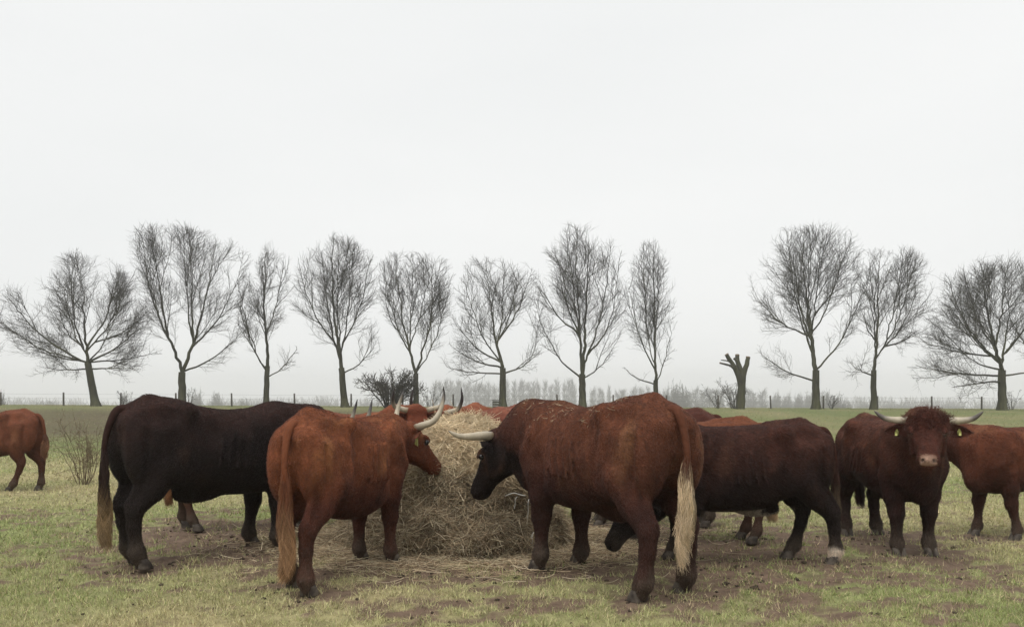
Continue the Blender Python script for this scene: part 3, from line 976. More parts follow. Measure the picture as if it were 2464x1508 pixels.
# heavy red-brown bull with pale tail
hd, sc = 121, 1.065
p = place((1592, 1436), hd, sc)
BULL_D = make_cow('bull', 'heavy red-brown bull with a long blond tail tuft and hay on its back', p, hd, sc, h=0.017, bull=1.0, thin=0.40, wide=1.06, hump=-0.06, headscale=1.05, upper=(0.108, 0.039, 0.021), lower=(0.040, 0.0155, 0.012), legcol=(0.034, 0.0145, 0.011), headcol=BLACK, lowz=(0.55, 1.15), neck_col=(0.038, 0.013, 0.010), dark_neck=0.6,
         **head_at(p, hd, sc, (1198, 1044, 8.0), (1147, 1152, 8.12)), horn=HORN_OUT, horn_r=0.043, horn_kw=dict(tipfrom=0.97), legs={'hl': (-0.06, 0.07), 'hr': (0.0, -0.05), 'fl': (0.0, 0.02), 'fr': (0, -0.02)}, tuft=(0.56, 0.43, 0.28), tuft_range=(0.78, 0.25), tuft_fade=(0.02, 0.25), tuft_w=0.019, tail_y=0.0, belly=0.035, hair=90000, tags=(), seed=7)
# dark brown bull grazing
hd, sc = 182, 0.90
p = place((1947, 1354), hd, sc)
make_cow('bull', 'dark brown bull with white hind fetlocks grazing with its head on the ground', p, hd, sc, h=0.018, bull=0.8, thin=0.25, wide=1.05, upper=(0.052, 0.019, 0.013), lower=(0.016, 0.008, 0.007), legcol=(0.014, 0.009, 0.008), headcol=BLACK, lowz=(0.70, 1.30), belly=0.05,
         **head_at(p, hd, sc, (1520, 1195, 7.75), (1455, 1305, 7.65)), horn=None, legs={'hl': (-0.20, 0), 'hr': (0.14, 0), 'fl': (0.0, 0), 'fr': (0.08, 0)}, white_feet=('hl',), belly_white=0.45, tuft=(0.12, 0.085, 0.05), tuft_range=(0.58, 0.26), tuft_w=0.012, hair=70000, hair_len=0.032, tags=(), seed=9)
# bull that looks at us
hd, sc = -88, 0.935
p = place((2196, 1330), hd, sc, front=True)
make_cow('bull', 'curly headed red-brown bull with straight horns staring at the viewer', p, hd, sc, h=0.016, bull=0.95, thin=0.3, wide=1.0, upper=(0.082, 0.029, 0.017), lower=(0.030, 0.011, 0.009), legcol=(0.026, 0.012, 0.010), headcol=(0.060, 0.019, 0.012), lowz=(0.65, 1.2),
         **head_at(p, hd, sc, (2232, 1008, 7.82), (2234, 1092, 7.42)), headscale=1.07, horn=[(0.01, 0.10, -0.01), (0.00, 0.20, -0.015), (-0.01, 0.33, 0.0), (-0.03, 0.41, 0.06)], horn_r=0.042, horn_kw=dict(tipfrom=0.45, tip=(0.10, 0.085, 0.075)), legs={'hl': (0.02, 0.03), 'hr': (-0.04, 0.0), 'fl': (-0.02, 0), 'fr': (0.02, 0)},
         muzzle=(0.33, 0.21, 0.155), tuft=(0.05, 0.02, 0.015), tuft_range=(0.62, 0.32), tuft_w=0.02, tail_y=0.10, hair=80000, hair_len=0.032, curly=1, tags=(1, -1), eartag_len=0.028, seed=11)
# cow at the right edge
hd, sc = 196, 0.88
p = place((2385, 1288), hd, sc, front=True)
make_cow('cow', 'red-brown cow cut by the right edge, head hidden behind the staring bull', p, hd, sc, h=0.02, bull=0.15, thin=0.7, wide=0.97, upper=(0.110, 0.036, 0.019), lower=(0.045, 0.015, 0.010), legcol=(0.040, 0.016, 0.011), headcol=(0.07, 0.025, 0.016),
         **head_at(p, hd, sc, (2262, 1045, 9.7), (2212, 1112, 9.6)), horn=None, legs={'fr': (0.05, 0), 'fl': (-0.16, 0.10)}, tuft_w=0.03, hair=35000, hair_len=0.03, tags=(1,), seed=13)
# young cow at the left edge
hd, sc = 178, 0.915
p = place((72, 1181), hd, sc)
make_cow('cow', 'young red cow walking out of the picture at the left edge', p, hd, sc, h=0.02, thin=0.25, wide=0.95, upper=(0.125, 0.043, 0.023), lower=(0.072, 0.025, 0.015), legcol=(0.055, 0.020, 0.013), legs={'hl': (0.26, 0), 'hr': (-0.10, 0)}, poll=(1.15, 0, 1.15), tuft=(0.22, 0.10, 0.05), tuft_range=(0.80, 0.55), tuft_w=0.022, hair=22000, tags=(), seed=15)
# cow behind the near-black bull
hd, sc = 6, 0.90
p = place((458, 1277), hd, sc)
make_cow('cow', 'cow hidden behind the near-black bull, only legs and brown tail tip showing', p, hd, sc, h=0.024, upper=RED, lower=RED_D, legcol=(0.055, 0.028, 0.019), poll=(1.10, 0, 0.95), look=(0.7, 0, -0.7), horn=None, tuft=(0.26, 0.12, 0.05), tuft_range=(0.62, 0.30), tuft_w=0.018, hair=8000, tags=(), legs={'hl': (-0.12, 0), 'hr': (0.10, 0)}, seed=17)
# beyond the hay
hd, sc = -38, 0.95
p = (-2.05, 10.9)
make_cow('cow', 'red cow behind the hay facing us with dark tipped horns and hay on its poll', p, hd, sc, h=0.022, bull=0.2, upper=(0.155, 0.050, 0.025), lower=RED_D, headcol=(0.125, 0.036, 0.019), **head_at(p, hd, sc, (1003, 984, 10.15), (1012, 1085, 9.85)), horn_kw=dict(tipfrom=0.45), hair=14000, tags=(), seed=19)
hd, sc = -98, 1.0
p = (-0.58, 11.55)
make_cow('cow', 'light red cow behind the hay, back showing beside the horned red head', p, hd, sc, h=0.024, upper=(0.17, 0.054, 0.026), lower=RED_D, headcol=(0.10, 0.03, 0.018), **head_at(p, hd, sc, (1046, 992, 10.55), (1060, 1080, 10.2)), hair=14000, tags=(), horn_kw=dict(tipfrom=0.4), seed=21)
hd, sc = -104, 1.0
p = (-0.02, 11.1)
make_cow('cow', 'dull brown cow behind the hay with its head down, nearest the heavy bull', p, hd, sc, h=0.024, bull=0.4, upper=(0.150, 0.050, 0.032), lower=BROWN_D, poll=(1.05, 0.0, 0.85), look=(0.5, 0, -0.85), horn=None, hair=14000, tags=(), seed=23)
hd, sc = 178, 0.97
p = (1.52, 10.25)
make_cow('bull', 'dark brown bull farthest behind, dark rump just above the heavy bull and a red back', p, hd, sc, h=0.024, bull=0.6, upper=(0.070, 0.024, 0.017), lower=BLACK, legcol=(0.022, 0.014, 0.012), poll=(1.05, 0, 0.8), look=(0.5, 0, -0.85), horn=None, hair=14000, hair_len=0.035, tags=(), seed=25)
hd, sc = 181, 0.905
p = place((1806, 1304), hd, sc)
make_cow('cow', 'orange-red cow hidden behind the grazing bull, a strip of back and legs showing', p, hd, sc, h=0.024, upper=(0.120, 0.042, 0.021), lower=(0.10, 0.045, 0.025), legcol=(0.075, 0.036, 0.026), poll=(1.05, 0.1, 0.75), look=(0.5, 0, -0.85), horn=None, hair=12000, tags=(), legs={'hl': (0.0, 0), 'hr': (0.04, 0), 'fl': (-0.05, 0)}, seed=27)
# ------------------------------------------------------------------ hay
hayF = Field((-2.1, 7.6, -0.05), (1.0, 10.6, 1.5), 0.03)
for c, r in (((-0.50, 9.15, 0.55), (0.66, 0.72, 0.62)), ((-0.46, 9.15, 0.88), (0.42, 0.56, 0.28)), ((-0.52, 8.95, 0.12), (1.00, 0.92, 0.30)), ((-0.02, 8.85, 0.36), (0.30, 0.36, 0.40)),
             ((-1.20, 8.95, 0.10), (0.50, 0.50, 0.30)), ((-0.62, 8.62, 0.34), (0.36, 0.34, 0.32)), ((-0.15, 8.55, 0.12), (0.42, 0.36, 0.22)), ((-0.72, 8.85, 0.72), (0.25, 0.3, 0.22))):
    hayF.ell(c, r, 0.10)
for c, r in (((0.02, 8.42, 0.42), (0.13, 0.20, 0.20)), ((-0.30, 8.33, 0.56), (0.22, 0.14, 0.10)), ((-0.88, 8.35, 0.30), (0.10, 0.2, 0.16))):
    hayF.ell(c, r, 0.07, sub=True)
rh = np.random.default_rng(66)
for _ in range(16):                     # mouthfuls pulled out of the side
    a = rh.uniform(math.pi * 1.05, math.pi * 1.95)
    z = rh.uniform(0.2, 0.85)
    q = 0.62 + 0.25 * (1 - z)
    hayF.ell((-0.5 + math.cos(a) * q * 1.1, 9.05 + math.sin(a) * q * 1.05, z), (rh.uniform(.07, .15), rh.uniform(.07, .15), rh.uniform(.05, .11)), 0.05, sub=True)
hV, hQ = hayF.extract()
hN, _ = vnormals(hV, hQ)
hV = hV + hN * ((noise(hV, 4.0, 31, 3) - 0.5) * 0.34 + (noise(hV, 11, 32, 2) - 0.5) * 0.11)[:, None]
hN, _ = vnormals(hV, hQ)
hay_o = np.array([-0.5, 9.0, 0.0])
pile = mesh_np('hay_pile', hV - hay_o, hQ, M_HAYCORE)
pile.location = hay_o
tag(pile, 'heap of yellow and brown loose hay, chest high, between the feeding cattle', 'hay')

def straw(P, Nn, n, lmin, lmax, lift, tone, flat=0.25, k=5, rmin=0.0013, rmax=0.0024, sag=0.25):
    t = rng.normal(0, 1, (n, 3)) * [1, 1, 0.55]
    t = nrm(t - Nn * (t * Nn).sum(1, keepdims=True) * (1 - flat))
    Lh = rng.uniform(lmin, lmax, (n, 1))
    bend = rng.normal(0, 0.38, (n, 3))
    u = np.linspace(-0.5, 0.5, k)
    base = P + Nn * rng.uniform(-0.01, lift, (n, 1))
    pts = base[:, None] + t[:, None] * (u[None, :, None] * Lh[:, None]) + bend[:, None] * ((u ** 2)[None, :, None] * Lh[:, None])
    pts[..., 2] -= (np.abs(u)[None, :] ** 2) * Lh * sag * rng.uniform(0, 2, (n, 1))
    rad = rng.uniform(rmin, rmax, (n, 1)) * np.linspace(1, 0.7, k)[None]
    return pts, rad, tone

HAYC = np.array([(0.54, 0.42, 0.27), (0.44, 0.33, 0.21), (0.68, 0.57, 0.40), (0.30, 0.22, 0.14), (0.50, 0.43, 0.28), (0.20, 0.145, 0.095)])
n = 52000
P, Nn, vi = sample_surface(hV, hQ, hN, n, 0.6 + 0.8 * smooth(0.0, 0.5, hV[:, 2]))
cl = noise(P, 5.0, 33, 2)
pick = rng.integers(0, 6, n)
tone = HAYC[pick] * rng.uniform(0.75, 1.2, (n, 1))
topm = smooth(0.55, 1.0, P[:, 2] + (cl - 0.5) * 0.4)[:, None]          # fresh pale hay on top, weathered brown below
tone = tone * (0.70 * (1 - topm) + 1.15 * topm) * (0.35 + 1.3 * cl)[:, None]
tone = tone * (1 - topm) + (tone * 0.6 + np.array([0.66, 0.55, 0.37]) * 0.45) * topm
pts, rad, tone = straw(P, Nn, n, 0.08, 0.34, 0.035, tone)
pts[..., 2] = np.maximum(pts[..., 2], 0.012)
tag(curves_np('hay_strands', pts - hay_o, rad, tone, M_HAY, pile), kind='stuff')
# stray bundles that stick out
n = 2600
P, Nn, vi = sample_surface(hV, hQ, hN, n)
pts, rad, tone = straw(P, Nn, n, 0.15, 0.42, 0.05, HAYC[rng.integers(0, 5, n)] * rng.uniform(0.8, 1.25, (n, 1)), flat=0.9)
pts[..., 2] = np.maximum(pts[..., 2], 0.012)
tag(curves_np('stray_hay_strands', pts - hay_o, rad, tone, M_HAY, pile), kind='stuff')
# twine and net torn from the bale
tw = []
for px, py0, py1, Y in ((1271, 1205, 1250, 8.40), (1282, 1285, 1345, 8.25), (1278, 1290, 1318, 8.25), (1240, 1200, 1225, 8.40)):
    a, b = at(px, py0, Y), at(px - 3, py1, Y)
    m = (a + b) / 2 + rng.normal(0, 0.012, 3)
    tw.append((spline([a + [0.02, 0.12, 0.01], a, m, b], 10), np.full(10, 0.0035)))
tw.append((spline([at(1215, 1193, 8.45), at(1235, 1186, 8.42), at(1252, 1190, 8.42), at(1264, 1192, 8.42)], 14), np.full(14, 0.006)))
for ch in tw:
    v, q = closed_tube(ch[0], ch[1], 5)
    mesh_np('twine', v - hay_o, q, M_TWINE, parent=pile)
# trampled hay on the ground
n = 15000
ang, rr_ = rng.uniform(0, 2 * math.pi, n), np.abs(rng.normal(0, 0.45, n)) + 0.75
X = HAY_C[0] + np.cos(ang) * rr_ * 1.25
Y = HAY_C[1] + np.sin(ang) * rr_
P = np.stack([X, Y, height(X, Y) + 0.012], -1)
Nn = np.tile([0, 0, 1.0], (n, 1))
pts, rad, tone = straw(P, Nn, n, 0.06, 0.28, 0.02, HAYC[rng.integers(0, 6, n)] * rng.uniform(0.7, 1.2, (n, 1)), flat=0.08, sag=0.05, k=4)
tag(curves_np('loose_hay', pts, rad, tone, M_HAY), 'trampled loose hay strewn on the ground round the heap', 'hay', kind='stuff')
# wisps on the heavy bull's back and the staring poll of the cow behind
root, bV, bQ, bN, rt = BULL_D
def wisps(name, label, mask, n, root, bV, bQ, bN):
    P, Nn, vi = sample_surface(bV, bQ, bN, n, mask)
    pts, rad, tone = straw(P, Nn, n, 0.02, 0.075, 0.014, HAYC[rng.choice([0, 2, 4], n)] * rng.uniform(0.8, 1.2, (n, 1)), flat=0.15, sag=0.0, k=4, rmin=0.0006, rmax=0.0013)
    o = curves_np(name, pts, rad, tone, M_HAY)
    o.matrix_world = Matrix.Translation(root.location) @ Matrix.Rotation(rt, 4, 'Z')
    tag(o, label, 'hay', kind='stuff')
pt = noise(bV, 4.0, 44, 2)
mk = smooth(1.12, 1.38, bV[:, 2]) * (bN[:, 2] > 0.15) * smooth(-0.7, -0.1, bV[:, 0]) * smooth(0.45, 0.6, pt) + 1e-5
wisps('hay_wisps', 'thin wisps of hay lying along the back of the heavy bull', mk, 300, root, bV, bQ, bN)

# churned clods of mud round the feet
clV, clF, off = [], [], 0
r = np.random.default_rng(90)
for i in range(520):
    fx_, fy_ = FEET[r.integers(len(FEET))]
    x, y = fx_ + r.normal(0, 0.22), fy_ + r.normal(0, 0.20)
    if r.random() < 0.35:
        y = r.uniform(5.5, 11); x = r.uniform(-0.6, 0.6) * y
    sz = r.uniform(0.005, 0.016) * (1.6 if r.random() < 0.12 else 1)
    v, q = sphere_mesh((0, 0, 0), 1.0, 3)
    v = v * (1 + r.normal(0, 0.22, (len(v), 1))) * [sz * r.uniform(0.9, 1.8), sz * r.uniform(0.9, 1.5), sz * 0.7]
    clV.append(v + [x, y, float(height(x, y)) + sz * 0.2]); clF.append(q + off); off += len(v)
tag(mesh_np('mud_clods', np.concatenate(clV), np.concatenate(clF), M_CLOD), 'small dark clods of churned mud scattered round the hooves', 'mud', kind='stuff')
# ------------------------------------------------------------------ bare trees on the bank
T_Y = 55.0
PXM = T_Y / F_PX

def bare_tree(label, base, fork_y, outline, leaders, seed, base_r=0.24, dens=1.0, lean=0.0, trunk_top=None, nmain=1, group='bare trees along the bank'):
    dens *= 1.5
    """outline rows (y, xl, xr) and leaders [(x, y, start), ...] in the 2464-wide frame, at the row's distance"""
    r = np.random.default_rng(seed)
    Yc = T_Y + r.uniform(-0.6, 0.6)
    bx = (base[0] - CX) * Yc / F_PX
    bz = float(height(bx, Yc)) - 0.05
    O = np.array(outline, float)
    oz = CAM_Z - (O[:, 0] - HZ) * Yc / F_PX
    ol, orr = (O[:, 1] - CX) * Yc / F_PX, (O[:, 2] - CX) * Yc / F_PX
    si = np.argsort(oz)
    oz, ol, orr = oz[si], ol[si], orr[si]
    cm, hm = (ol + orr) / 2, (orr - ol) / 2
    ol, orr = cm - hm * 1.10, cm + hm * 1.10
    oz = oz + (oz > oz.mean()) * 0.2
    wmax = (orr - ol).max() / 2
    def reach(p):
        """0 at the crown's axis, 1 at its outline"""
        if p[2] > oz[-1]: return 1.0 + (p[2] - oz[-1]) * 1.5
        z = max(p[2], oz[0])
        l, q = np.interp(z, oz, ol), np.interp(z, oz, orr)
        return math.hypot((p[0] - (l + q) / 2) / ((q - l) / 2 + .05), (p[1] - Yc) / (min((q - l) / 2, wmax * 0.85) + .05))
    thick, mid, thin = [], [], []
    def perp(d):
        v = r.normal(0, 1, 3)
        v -= d * (v @ d)
        return v / (np.linalg.norm(v) + 1e-9)
    def shoot(p, d, L, r0, r1, n, up, wob, limit):
        """a bending shoot, cut where it leaves the crown"""
        pts = [p]
        d = d.copy()
        for i in range(n):
            d = d + np.array([0, 0, up / n]) + r.normal(0, wob, 3)
            d /= np.linalg.norm(d)
            q = pts[-1] + d * (L / n)
            if i > 0 and reach(q) > limit: break
            pts.append(q)
        pts = np.array(pts)
        return pts, np.linspace(r0, r1, len(pts))
    def children(pts, spacing, t0):
        """points along a polyline with their tangents"""
        seg = np.linalg.norm(np.diff(pts, axis=0), axis=1)
        cum = np.concatenate([[0], np.cumsum(seg)])
        T = cum[-1]
        t = t0 * T + spacing * r.uniform(0.2, 1.0)
        while t < T:
            k = min(np.searchsorted(cum, t) - 1, len(pts) - 2)
            k = max(k, 0)
            f_ = (t - cum[k]) / (seg[k] + 1e-9)
            yield pts[k] + (pts[k + 1] - pts[k]) * f_, (pts[k + 1] - pts[k]) / (seg[k] + 1e-9), t / T
            t += spacing * r.uniform(0.6, 1.4)
    def twigs(pts, rr):
        for b, d, u in children(pts, 0.25 / dens, 0.1):
            a = r.uniform(0.5, 1.0)
            t = d * math.cos(a) + perp(d) * math.sin(a)
            q, w = shoot(b, t, r.uniform(0.22, 0.66), 0.0052, 0.0028, 2, 0.35, 0.12, 0.9 + 0.3 * r.random())
            if len(q) > 1: thin.append((q, w))
    def side(pts, rr, level, t0):
        sp, Lm, ang = ((0.44, 1.0, 0.70), (0.36, 0.55, 0.75))[level - 1]
        Ltot = np.linalg.norm(np.diff(pts, axis=0), axis=1).sum()
        for b, d, u in children(pts, sp / dens, t0):
            a = ang * r.uniform(0.7, 1.35)
            pv = perp(d)
            out = np.array([b[0] - (fx0), b[1] - Yc, 0.0])
            pv = pv + 0.7 * out / (np.linalg.norm(out) + .5)
            pv -= d * (pv @ d)
            pv /= np.linalg.norm(pv) + 1e-9
            t = d * math.cos(a) + pv * math.sin(a)
            if level == 1:
                L = r.uniform(0.9, 2.5) * (1.15 - 0.55 * u) * min(1.0, Ltot / 3.0)
                q, w = shoot(b, t, L, 0.0145, 0.006, 5, 0.50, 0.10, 0.70 + 0.42 * r.random() ** 0.6)
            else:
                L = r.uniform(0.45, 1.15) * (1.1 - 0.4 * u)
                q, w = shoot(b, t, L, 0.0078, 0.0042, 3, 0.45, 0.10, 0.80 + 0.36 * r.random())
            if len(q) < 2: continue
            (mid if level == 1 else thin).append((q, w))
            if level == 1: side(q, w, 2, 0.12)
            twigs(q, w)
    fk = trunk_top or (base[0] + lean, fork_y)
    fx, fz = (fk[0] - CX) * Yc / F_PX, CAM_Z - (fk[1] - HZ) * Yc / F_PX
    fx0 = fx
    nt = 8
    tr = np.array([[bx + (fx - bx) * (i / (nt - 1)) ** 0.8 + r.normal(0, 0.012), Yc + r.normal(0, 0.012), bz + (fz - bz) * i / (nt - 1)] for i in range(nt)])
    rr = np.linspace(base_r, base_r * 0.80, nt)
    rr[0] *= 1.45; rr[1] *= 1.10
    thick.append((tr, rr))
    mains = []
    for li, Ld in enumerate(leaders):
        x1, y1 = Ld[0], Ld[1]
        s0 = Ld[2] if len(Ld) > 2 else 1.0
        i0 = min(nt - 1, int(round(s0 * (nt - 1))))
        low = s0 < 0.97
        e = np.array([(x1 - CX) * Yc / F_PX, Yc + (r.uniform(-1, 1) * wmax * 0.55), CAM_Z - (y1 - HZ) * Yc / F_PX])
        a = tr[i0].copy()
        if not low and len(mains) >= nmain:          # later leaders leave the main ones a little higher up
            mc = min(mains, key=lambda q_: abs(q_[-1][0] - e[0]) + 0.6 * r.random())
            kk = int(len(mc) * r.uniform(0.04, 0.36))
            if mc[kk][2] < e[2] - 0.8: a = mc[kk].copy()
        m = a * 0.55 + e * 0.45
        m = m + np.array([(e[0] - a[0]) * 0.14, (e[1] - a[1]) * 0.14, -(e[2] - a[2]) * 0.02])
        Ln = np.linalg.norm(e - a)
        k = max(7, int(Ln / 0.35))
        C = spline([a, m, e], k)
        jt = r.normal(0, 0.03, C.shape) * np.array([1, 1, 0.4])
        jt = jt + np.cumsum(r.normal(0, 0.018, C.shape), 0)
        jt[0] = 0
        C = C + jt
        rb = base_r * (0.26 if low else 0.50 if len(mains) < nmain else 0.26) * r.uniform(0.8, 1.15)
        d = nrm(C[-1] - C[-2])
        # run on as a thin leader up to the outline
        q, w = shoot(C[-1], d, 3.0, 0.018, 0.007, 9, 0.7, 0.07, r.uniform(0.90, 1.05))
        C2 = np.concatenate([C, q[1:]])
        w2 = np.concatenate([0.020 + (rb - 0.020) * np.linspace(1, 0, len(C)) ** 1.25 * (1 + 0.0 * Ln), w[1:]])
        thick.append((C2, w2))
        if not low: mains.append(C)
        side(C2, w2, 1, 0.16 if not low else 0.25)
        # forks: secondary leaders leave at a narrow angle
        for b, d, u in children(C2, 1.35, 0.18):
            if u > 0.72: break
            pv = perp(d)
            t = d * 0.90 + pv * 0.42
            q, w = shoot(b, t, r.uniform(1.8, 3.8), 0.032 * (1.25 - u), 0.008, 9, 0.45, 0.07, r.uniform(0.78, 1.08))
            if len(q) > 3:
                thick.append((q, w))
                side(q, w, 1, 0.15)
    origin = np.array([bx, Yc, bz])
    root = empty('bare_tree', origin)
    v, q = tubes(thick, 7)
    mesh_np('trunk', v - origin, q, M_BARK, parent=root)
    v1, q1 = tubes(mid, 4)
    v2, q2 = tubes(thin, 3)
    v3 = np.concatenate([v1, v2]); q3 = np.concatenate([q1, q2 + len(v1)])
    tag(mesh_np('crown', v3 - origin, q3, M_TWIG, parent=root), kind='stuff')
    tag(root, label, 'tree', group)
    TRI.append(2 * (len(q) + len(q3)))
    return root
TRI = []

bare_tree('wide low bare tree with a leaning trunk, leftmost in the row', (232, 976), 872, [(616, 170, 250), (650, 112, 300), (700, 55, 325), (760, 10, 345), (810, 15, 352), (850, 40, 360), (900, 45, 330), (925, 90, 300)],
          [(215, 690), (120, 700), (290, 690), (60, 800), (330, 800), (160, 690), (40, 730), (250, 680), (310, 740), (100, 760), (270, 800), (80, 880, .9), (310, 885, .9), (60, 840, .95), (335, 850, .97)], 101, 0.25, trunk_top=(212, 872))
bare_tree('tall bare tree with two leaders in a V, next to the leaning tree', (438, 974), 895, [(548, 350, 420), (575, 335, 540), (610, 303, 565), (660, 298, 582), (740, 312, 582), (800, 345, 575), (850, 370, 550), (905, 385, 520)],
          [(395, 600), (490, 600), (340, 680), (550, 690), (450, 690), (545, 800), (470, 640), (365, 640)], 102, 0.26, nmain=2)
bare_tree('slim bare tree with one long bowed limb, between two broad crowns', (641, 976), 905, [(588, 645, 655), (620, 628, 688), (680, 588, 692), (760, 578, 697), (820, 585, 735), (870, 590, 735), (905, 625, 695)],
          [(648, 620), (672, 640), (628, 670), (585, 740, .85), (590, 690, .85), (715, 850, .75)], 103, 0.19, trunk_top=(643, 880))
bare_tree('tall bare tree dividing low into upright leaders, behind the chestnut cow', (831, 976), 885, [(576, 770, 840), (610, 730, 882), (660, 704, 906), (720, 704, 908), (780, 718, 900), (840, 760, 905), (890, 790, 870)],
          [(800, 610), (765, 640), (850, 640), (725, 690), (885, 690), (815, 620), (885, 840, .85)], 104, 0.23, nmain=2, trunk_top=(822, 885))
bare_tree('bare tree forking into a V behind the brushy shrub', (1001, 974), 898, [(618, 945, 1055), (650, 920, 1090), (720, 922, 1090), (780, 935, 1082), (840, 955, 1060), (895, 980, 1035)],
          [(960, 680), (1050, 680), (985, 690), (1020, 690), (940, 740), (1075, 740)], 105, 0.19, nmain=2)
bare_tree('bare tree with long low sideways limbs and an old crate at its foot', (1210, 976), 885, [(624, 1135, 1235), (660, 1106, 1280), (720, 1100, 1300), (790, 1094, 1300), (850, 1080, 1292), (890, 1076, 1292), (915, 1120, 1270)],
          [(1170, 680), (1215, 670), (1265, 690), (1130, 720), (1240, 690), (1090, 885, .8), (1100, 840, .95), (1285, 860, .85), (1110, 790)], 106, 0.23)
bare_tree('tall full bare tree with thick twin leaders, above the heavy bull', (1401, 972), 900, [(550, 1365, 1430), (590, 1325, 1475), (640, 1302, 1486), (720, 1290, 1490), (790, 1295, 1495), (840, 1325, 1475), (895, 1355, 1445)],
          [(1390, 590), (1420, 600), (1350, 640), (1460, 650), (1310, 720), (1480, 740), (1375, 620), (1310, 800, .9), (1470, 850, .9)], 107, 0.24, nmain=2)
bare_tree('narrow bare tree with a bent limb, just before the gap in the row', (1577, 985), 915, [(588, 1545, 1595), (640, 1518, 1616), (720, 1497, 1612), (790, 1495, 1616), (850, 1496, 1618), (900, 1540, 1605)],
          [(1572, 620), (1590, 660), (1545, 660), (1520, 740), (1510, 890, .9), (1612, 820, .85)], 108, 0.18)
bare_tree('tallest broad bare tree beside the pollard, with a thin second stem', (1963, 986), 890, [(546, 1890, 2000), (600, 1850, 2058), (660, 1825, 2076), (720, 1825, 2076), (780, 1838, 2062), (840, 1838, 2035), (890, 1845, 2015), (910, 1890, 1990)],
          [(1940, 590), (1985, 600), (1890, 640), (2040, 640), (1840, 720), (2065, 720), (1960, 600), (1860, 860, .7), (1915, 620), (2015, 620)], 110, 0.26)
bare_tree('bare tree with a straight central stem, above the staring bull', (2102, 990), 890, [(604, 2085, 2180), (650, 2062, 2240), (720, 2040, 2252), (800, 2020, 2252), (860, 2012, 2222), (905, 2022, 2180)],
          [(2120, 640), (2170, 650), (2080, 700), (2230, 700), (2060, 780), (2225, 800), (2040, 890, .85), (2150, 640)], 111, 0.20)
bare_tree('wide bare tree with long low feathery branches, near the right edge', (2411, 992), 890, [(620, 2360, 2435), (660, 2292, 2480), (720, 2262, 2520), (790, 2240, 2540), (850, 2228, 2560), (900, 2235, 2560), (945, 2240, 2540)],
          [(2395, 660), (2340, 680), (2450, 690), (2290, 750), (2500, 780), (2250, 880, .9), (2245, 930, .75), (2420, 650), (2530, 880, .9), (2300, 700), (2370, 640), (2270, 820), (2490, 700), (2330, 850, .97)], 112, 0.27)
bare_tree('bare tree cut off by the right edge', (2560, 993), 890, [(640, 2500, 2600), (690, 2452, 2650), (760, 2440, 2670), (840, 2450, 2670), (890, 2480, 2640)],
          [(2560, 680), (2500, 720), (2620, 720), (2470, 800), (2650, 800)], 113, 0.24)
bare_tree('bare tree cut off by the left edge, branch tips only', (-90, 974), 880, [(640, -140, -50), (700, -190, -10), (800, -200, 4), (870, -190, 8), (900, -150, -20)],
          [(-90, 680), (-30, 760), (-150, 740), (-10, 850, .9), (-60, 700)], 114, 0.24)

# pollarded stump with sawn limbs
def pollard():
    Yc = T_Y
    g = lambda x, y, dy=0.0: at(x, y, Yc) + np.array([0, dy, 0])
    o = g(1782, 985)
    o[2] = float(height(o[0], o[1])) - 0.04
    root = empty('pollard_tree', o)
    stems = [(spline([g(1780, 992), g(1783, 955), g(1785, 930), g(1786, 905)], 9), np.linspace(0.29, 0.21, 9)),
             (spline([g(1783, 930), g(1775, 900, -.05), g(1762, 875, -.1), g(1747, 852, -.1)], 8), np.linspace(0.18, 0.115, 8)),
             (spline([g(1786, 915), g(1783, 890, .1), g(1776, 868, .15), g(1776, 853, .2)], 7), np.linspace(0.18, 0.12, 7)),
             (spline([g(1787, 915), g(1792, 893, .0), g(1797, 875, .0), g(1800, 858, .0)], 7), np.linspace(0.19, 0.12, 7)),
             (spline([g(1764, 885, -.1), g(1750, 878, -.2), g(1730, 873, -.25)], 6), np.linspace(0.08, 0.05, 6)),
             (spline([g(1760, 872, -.1), g(1748, 868, -.15), g(1733, 866, -.2)], 6), np.linspace(0.05, 0.03, 6)),
             (spline([g(1776, 870, .1), g(1770, 865, .1), g(1767, 861, .1)], 4), np.linspace(0.09, 0.075, 4))]
    v, q = tubes([(p + rng.normal(0, 0.012, p.shape), r_ * (1 + rng.normal(0, .04, len(r_)))) for p, r_ in stems], 10)
    mesh_np('trunk', v - o, q, M_BARK, parent=root)
    for p, r_ in stems[1:5]:
        d = nrm(p[-1] - p[-2])
        v, q = closed_tube(np.array([p[-1] - d * 0.06, p[-1] - d * .02, p[-1] + d * 0.015]), np.array([r_[-1] * 1.02, r_[-1] * 1.14, r_[-1] * 1.05]), 10)
        mesh_np('cut_face', v - o, q, M_CUT, parent=root)
    tag(root, 'pollarded tree with sawn-off limbs in the gap of the row', 'tree')
pollard()

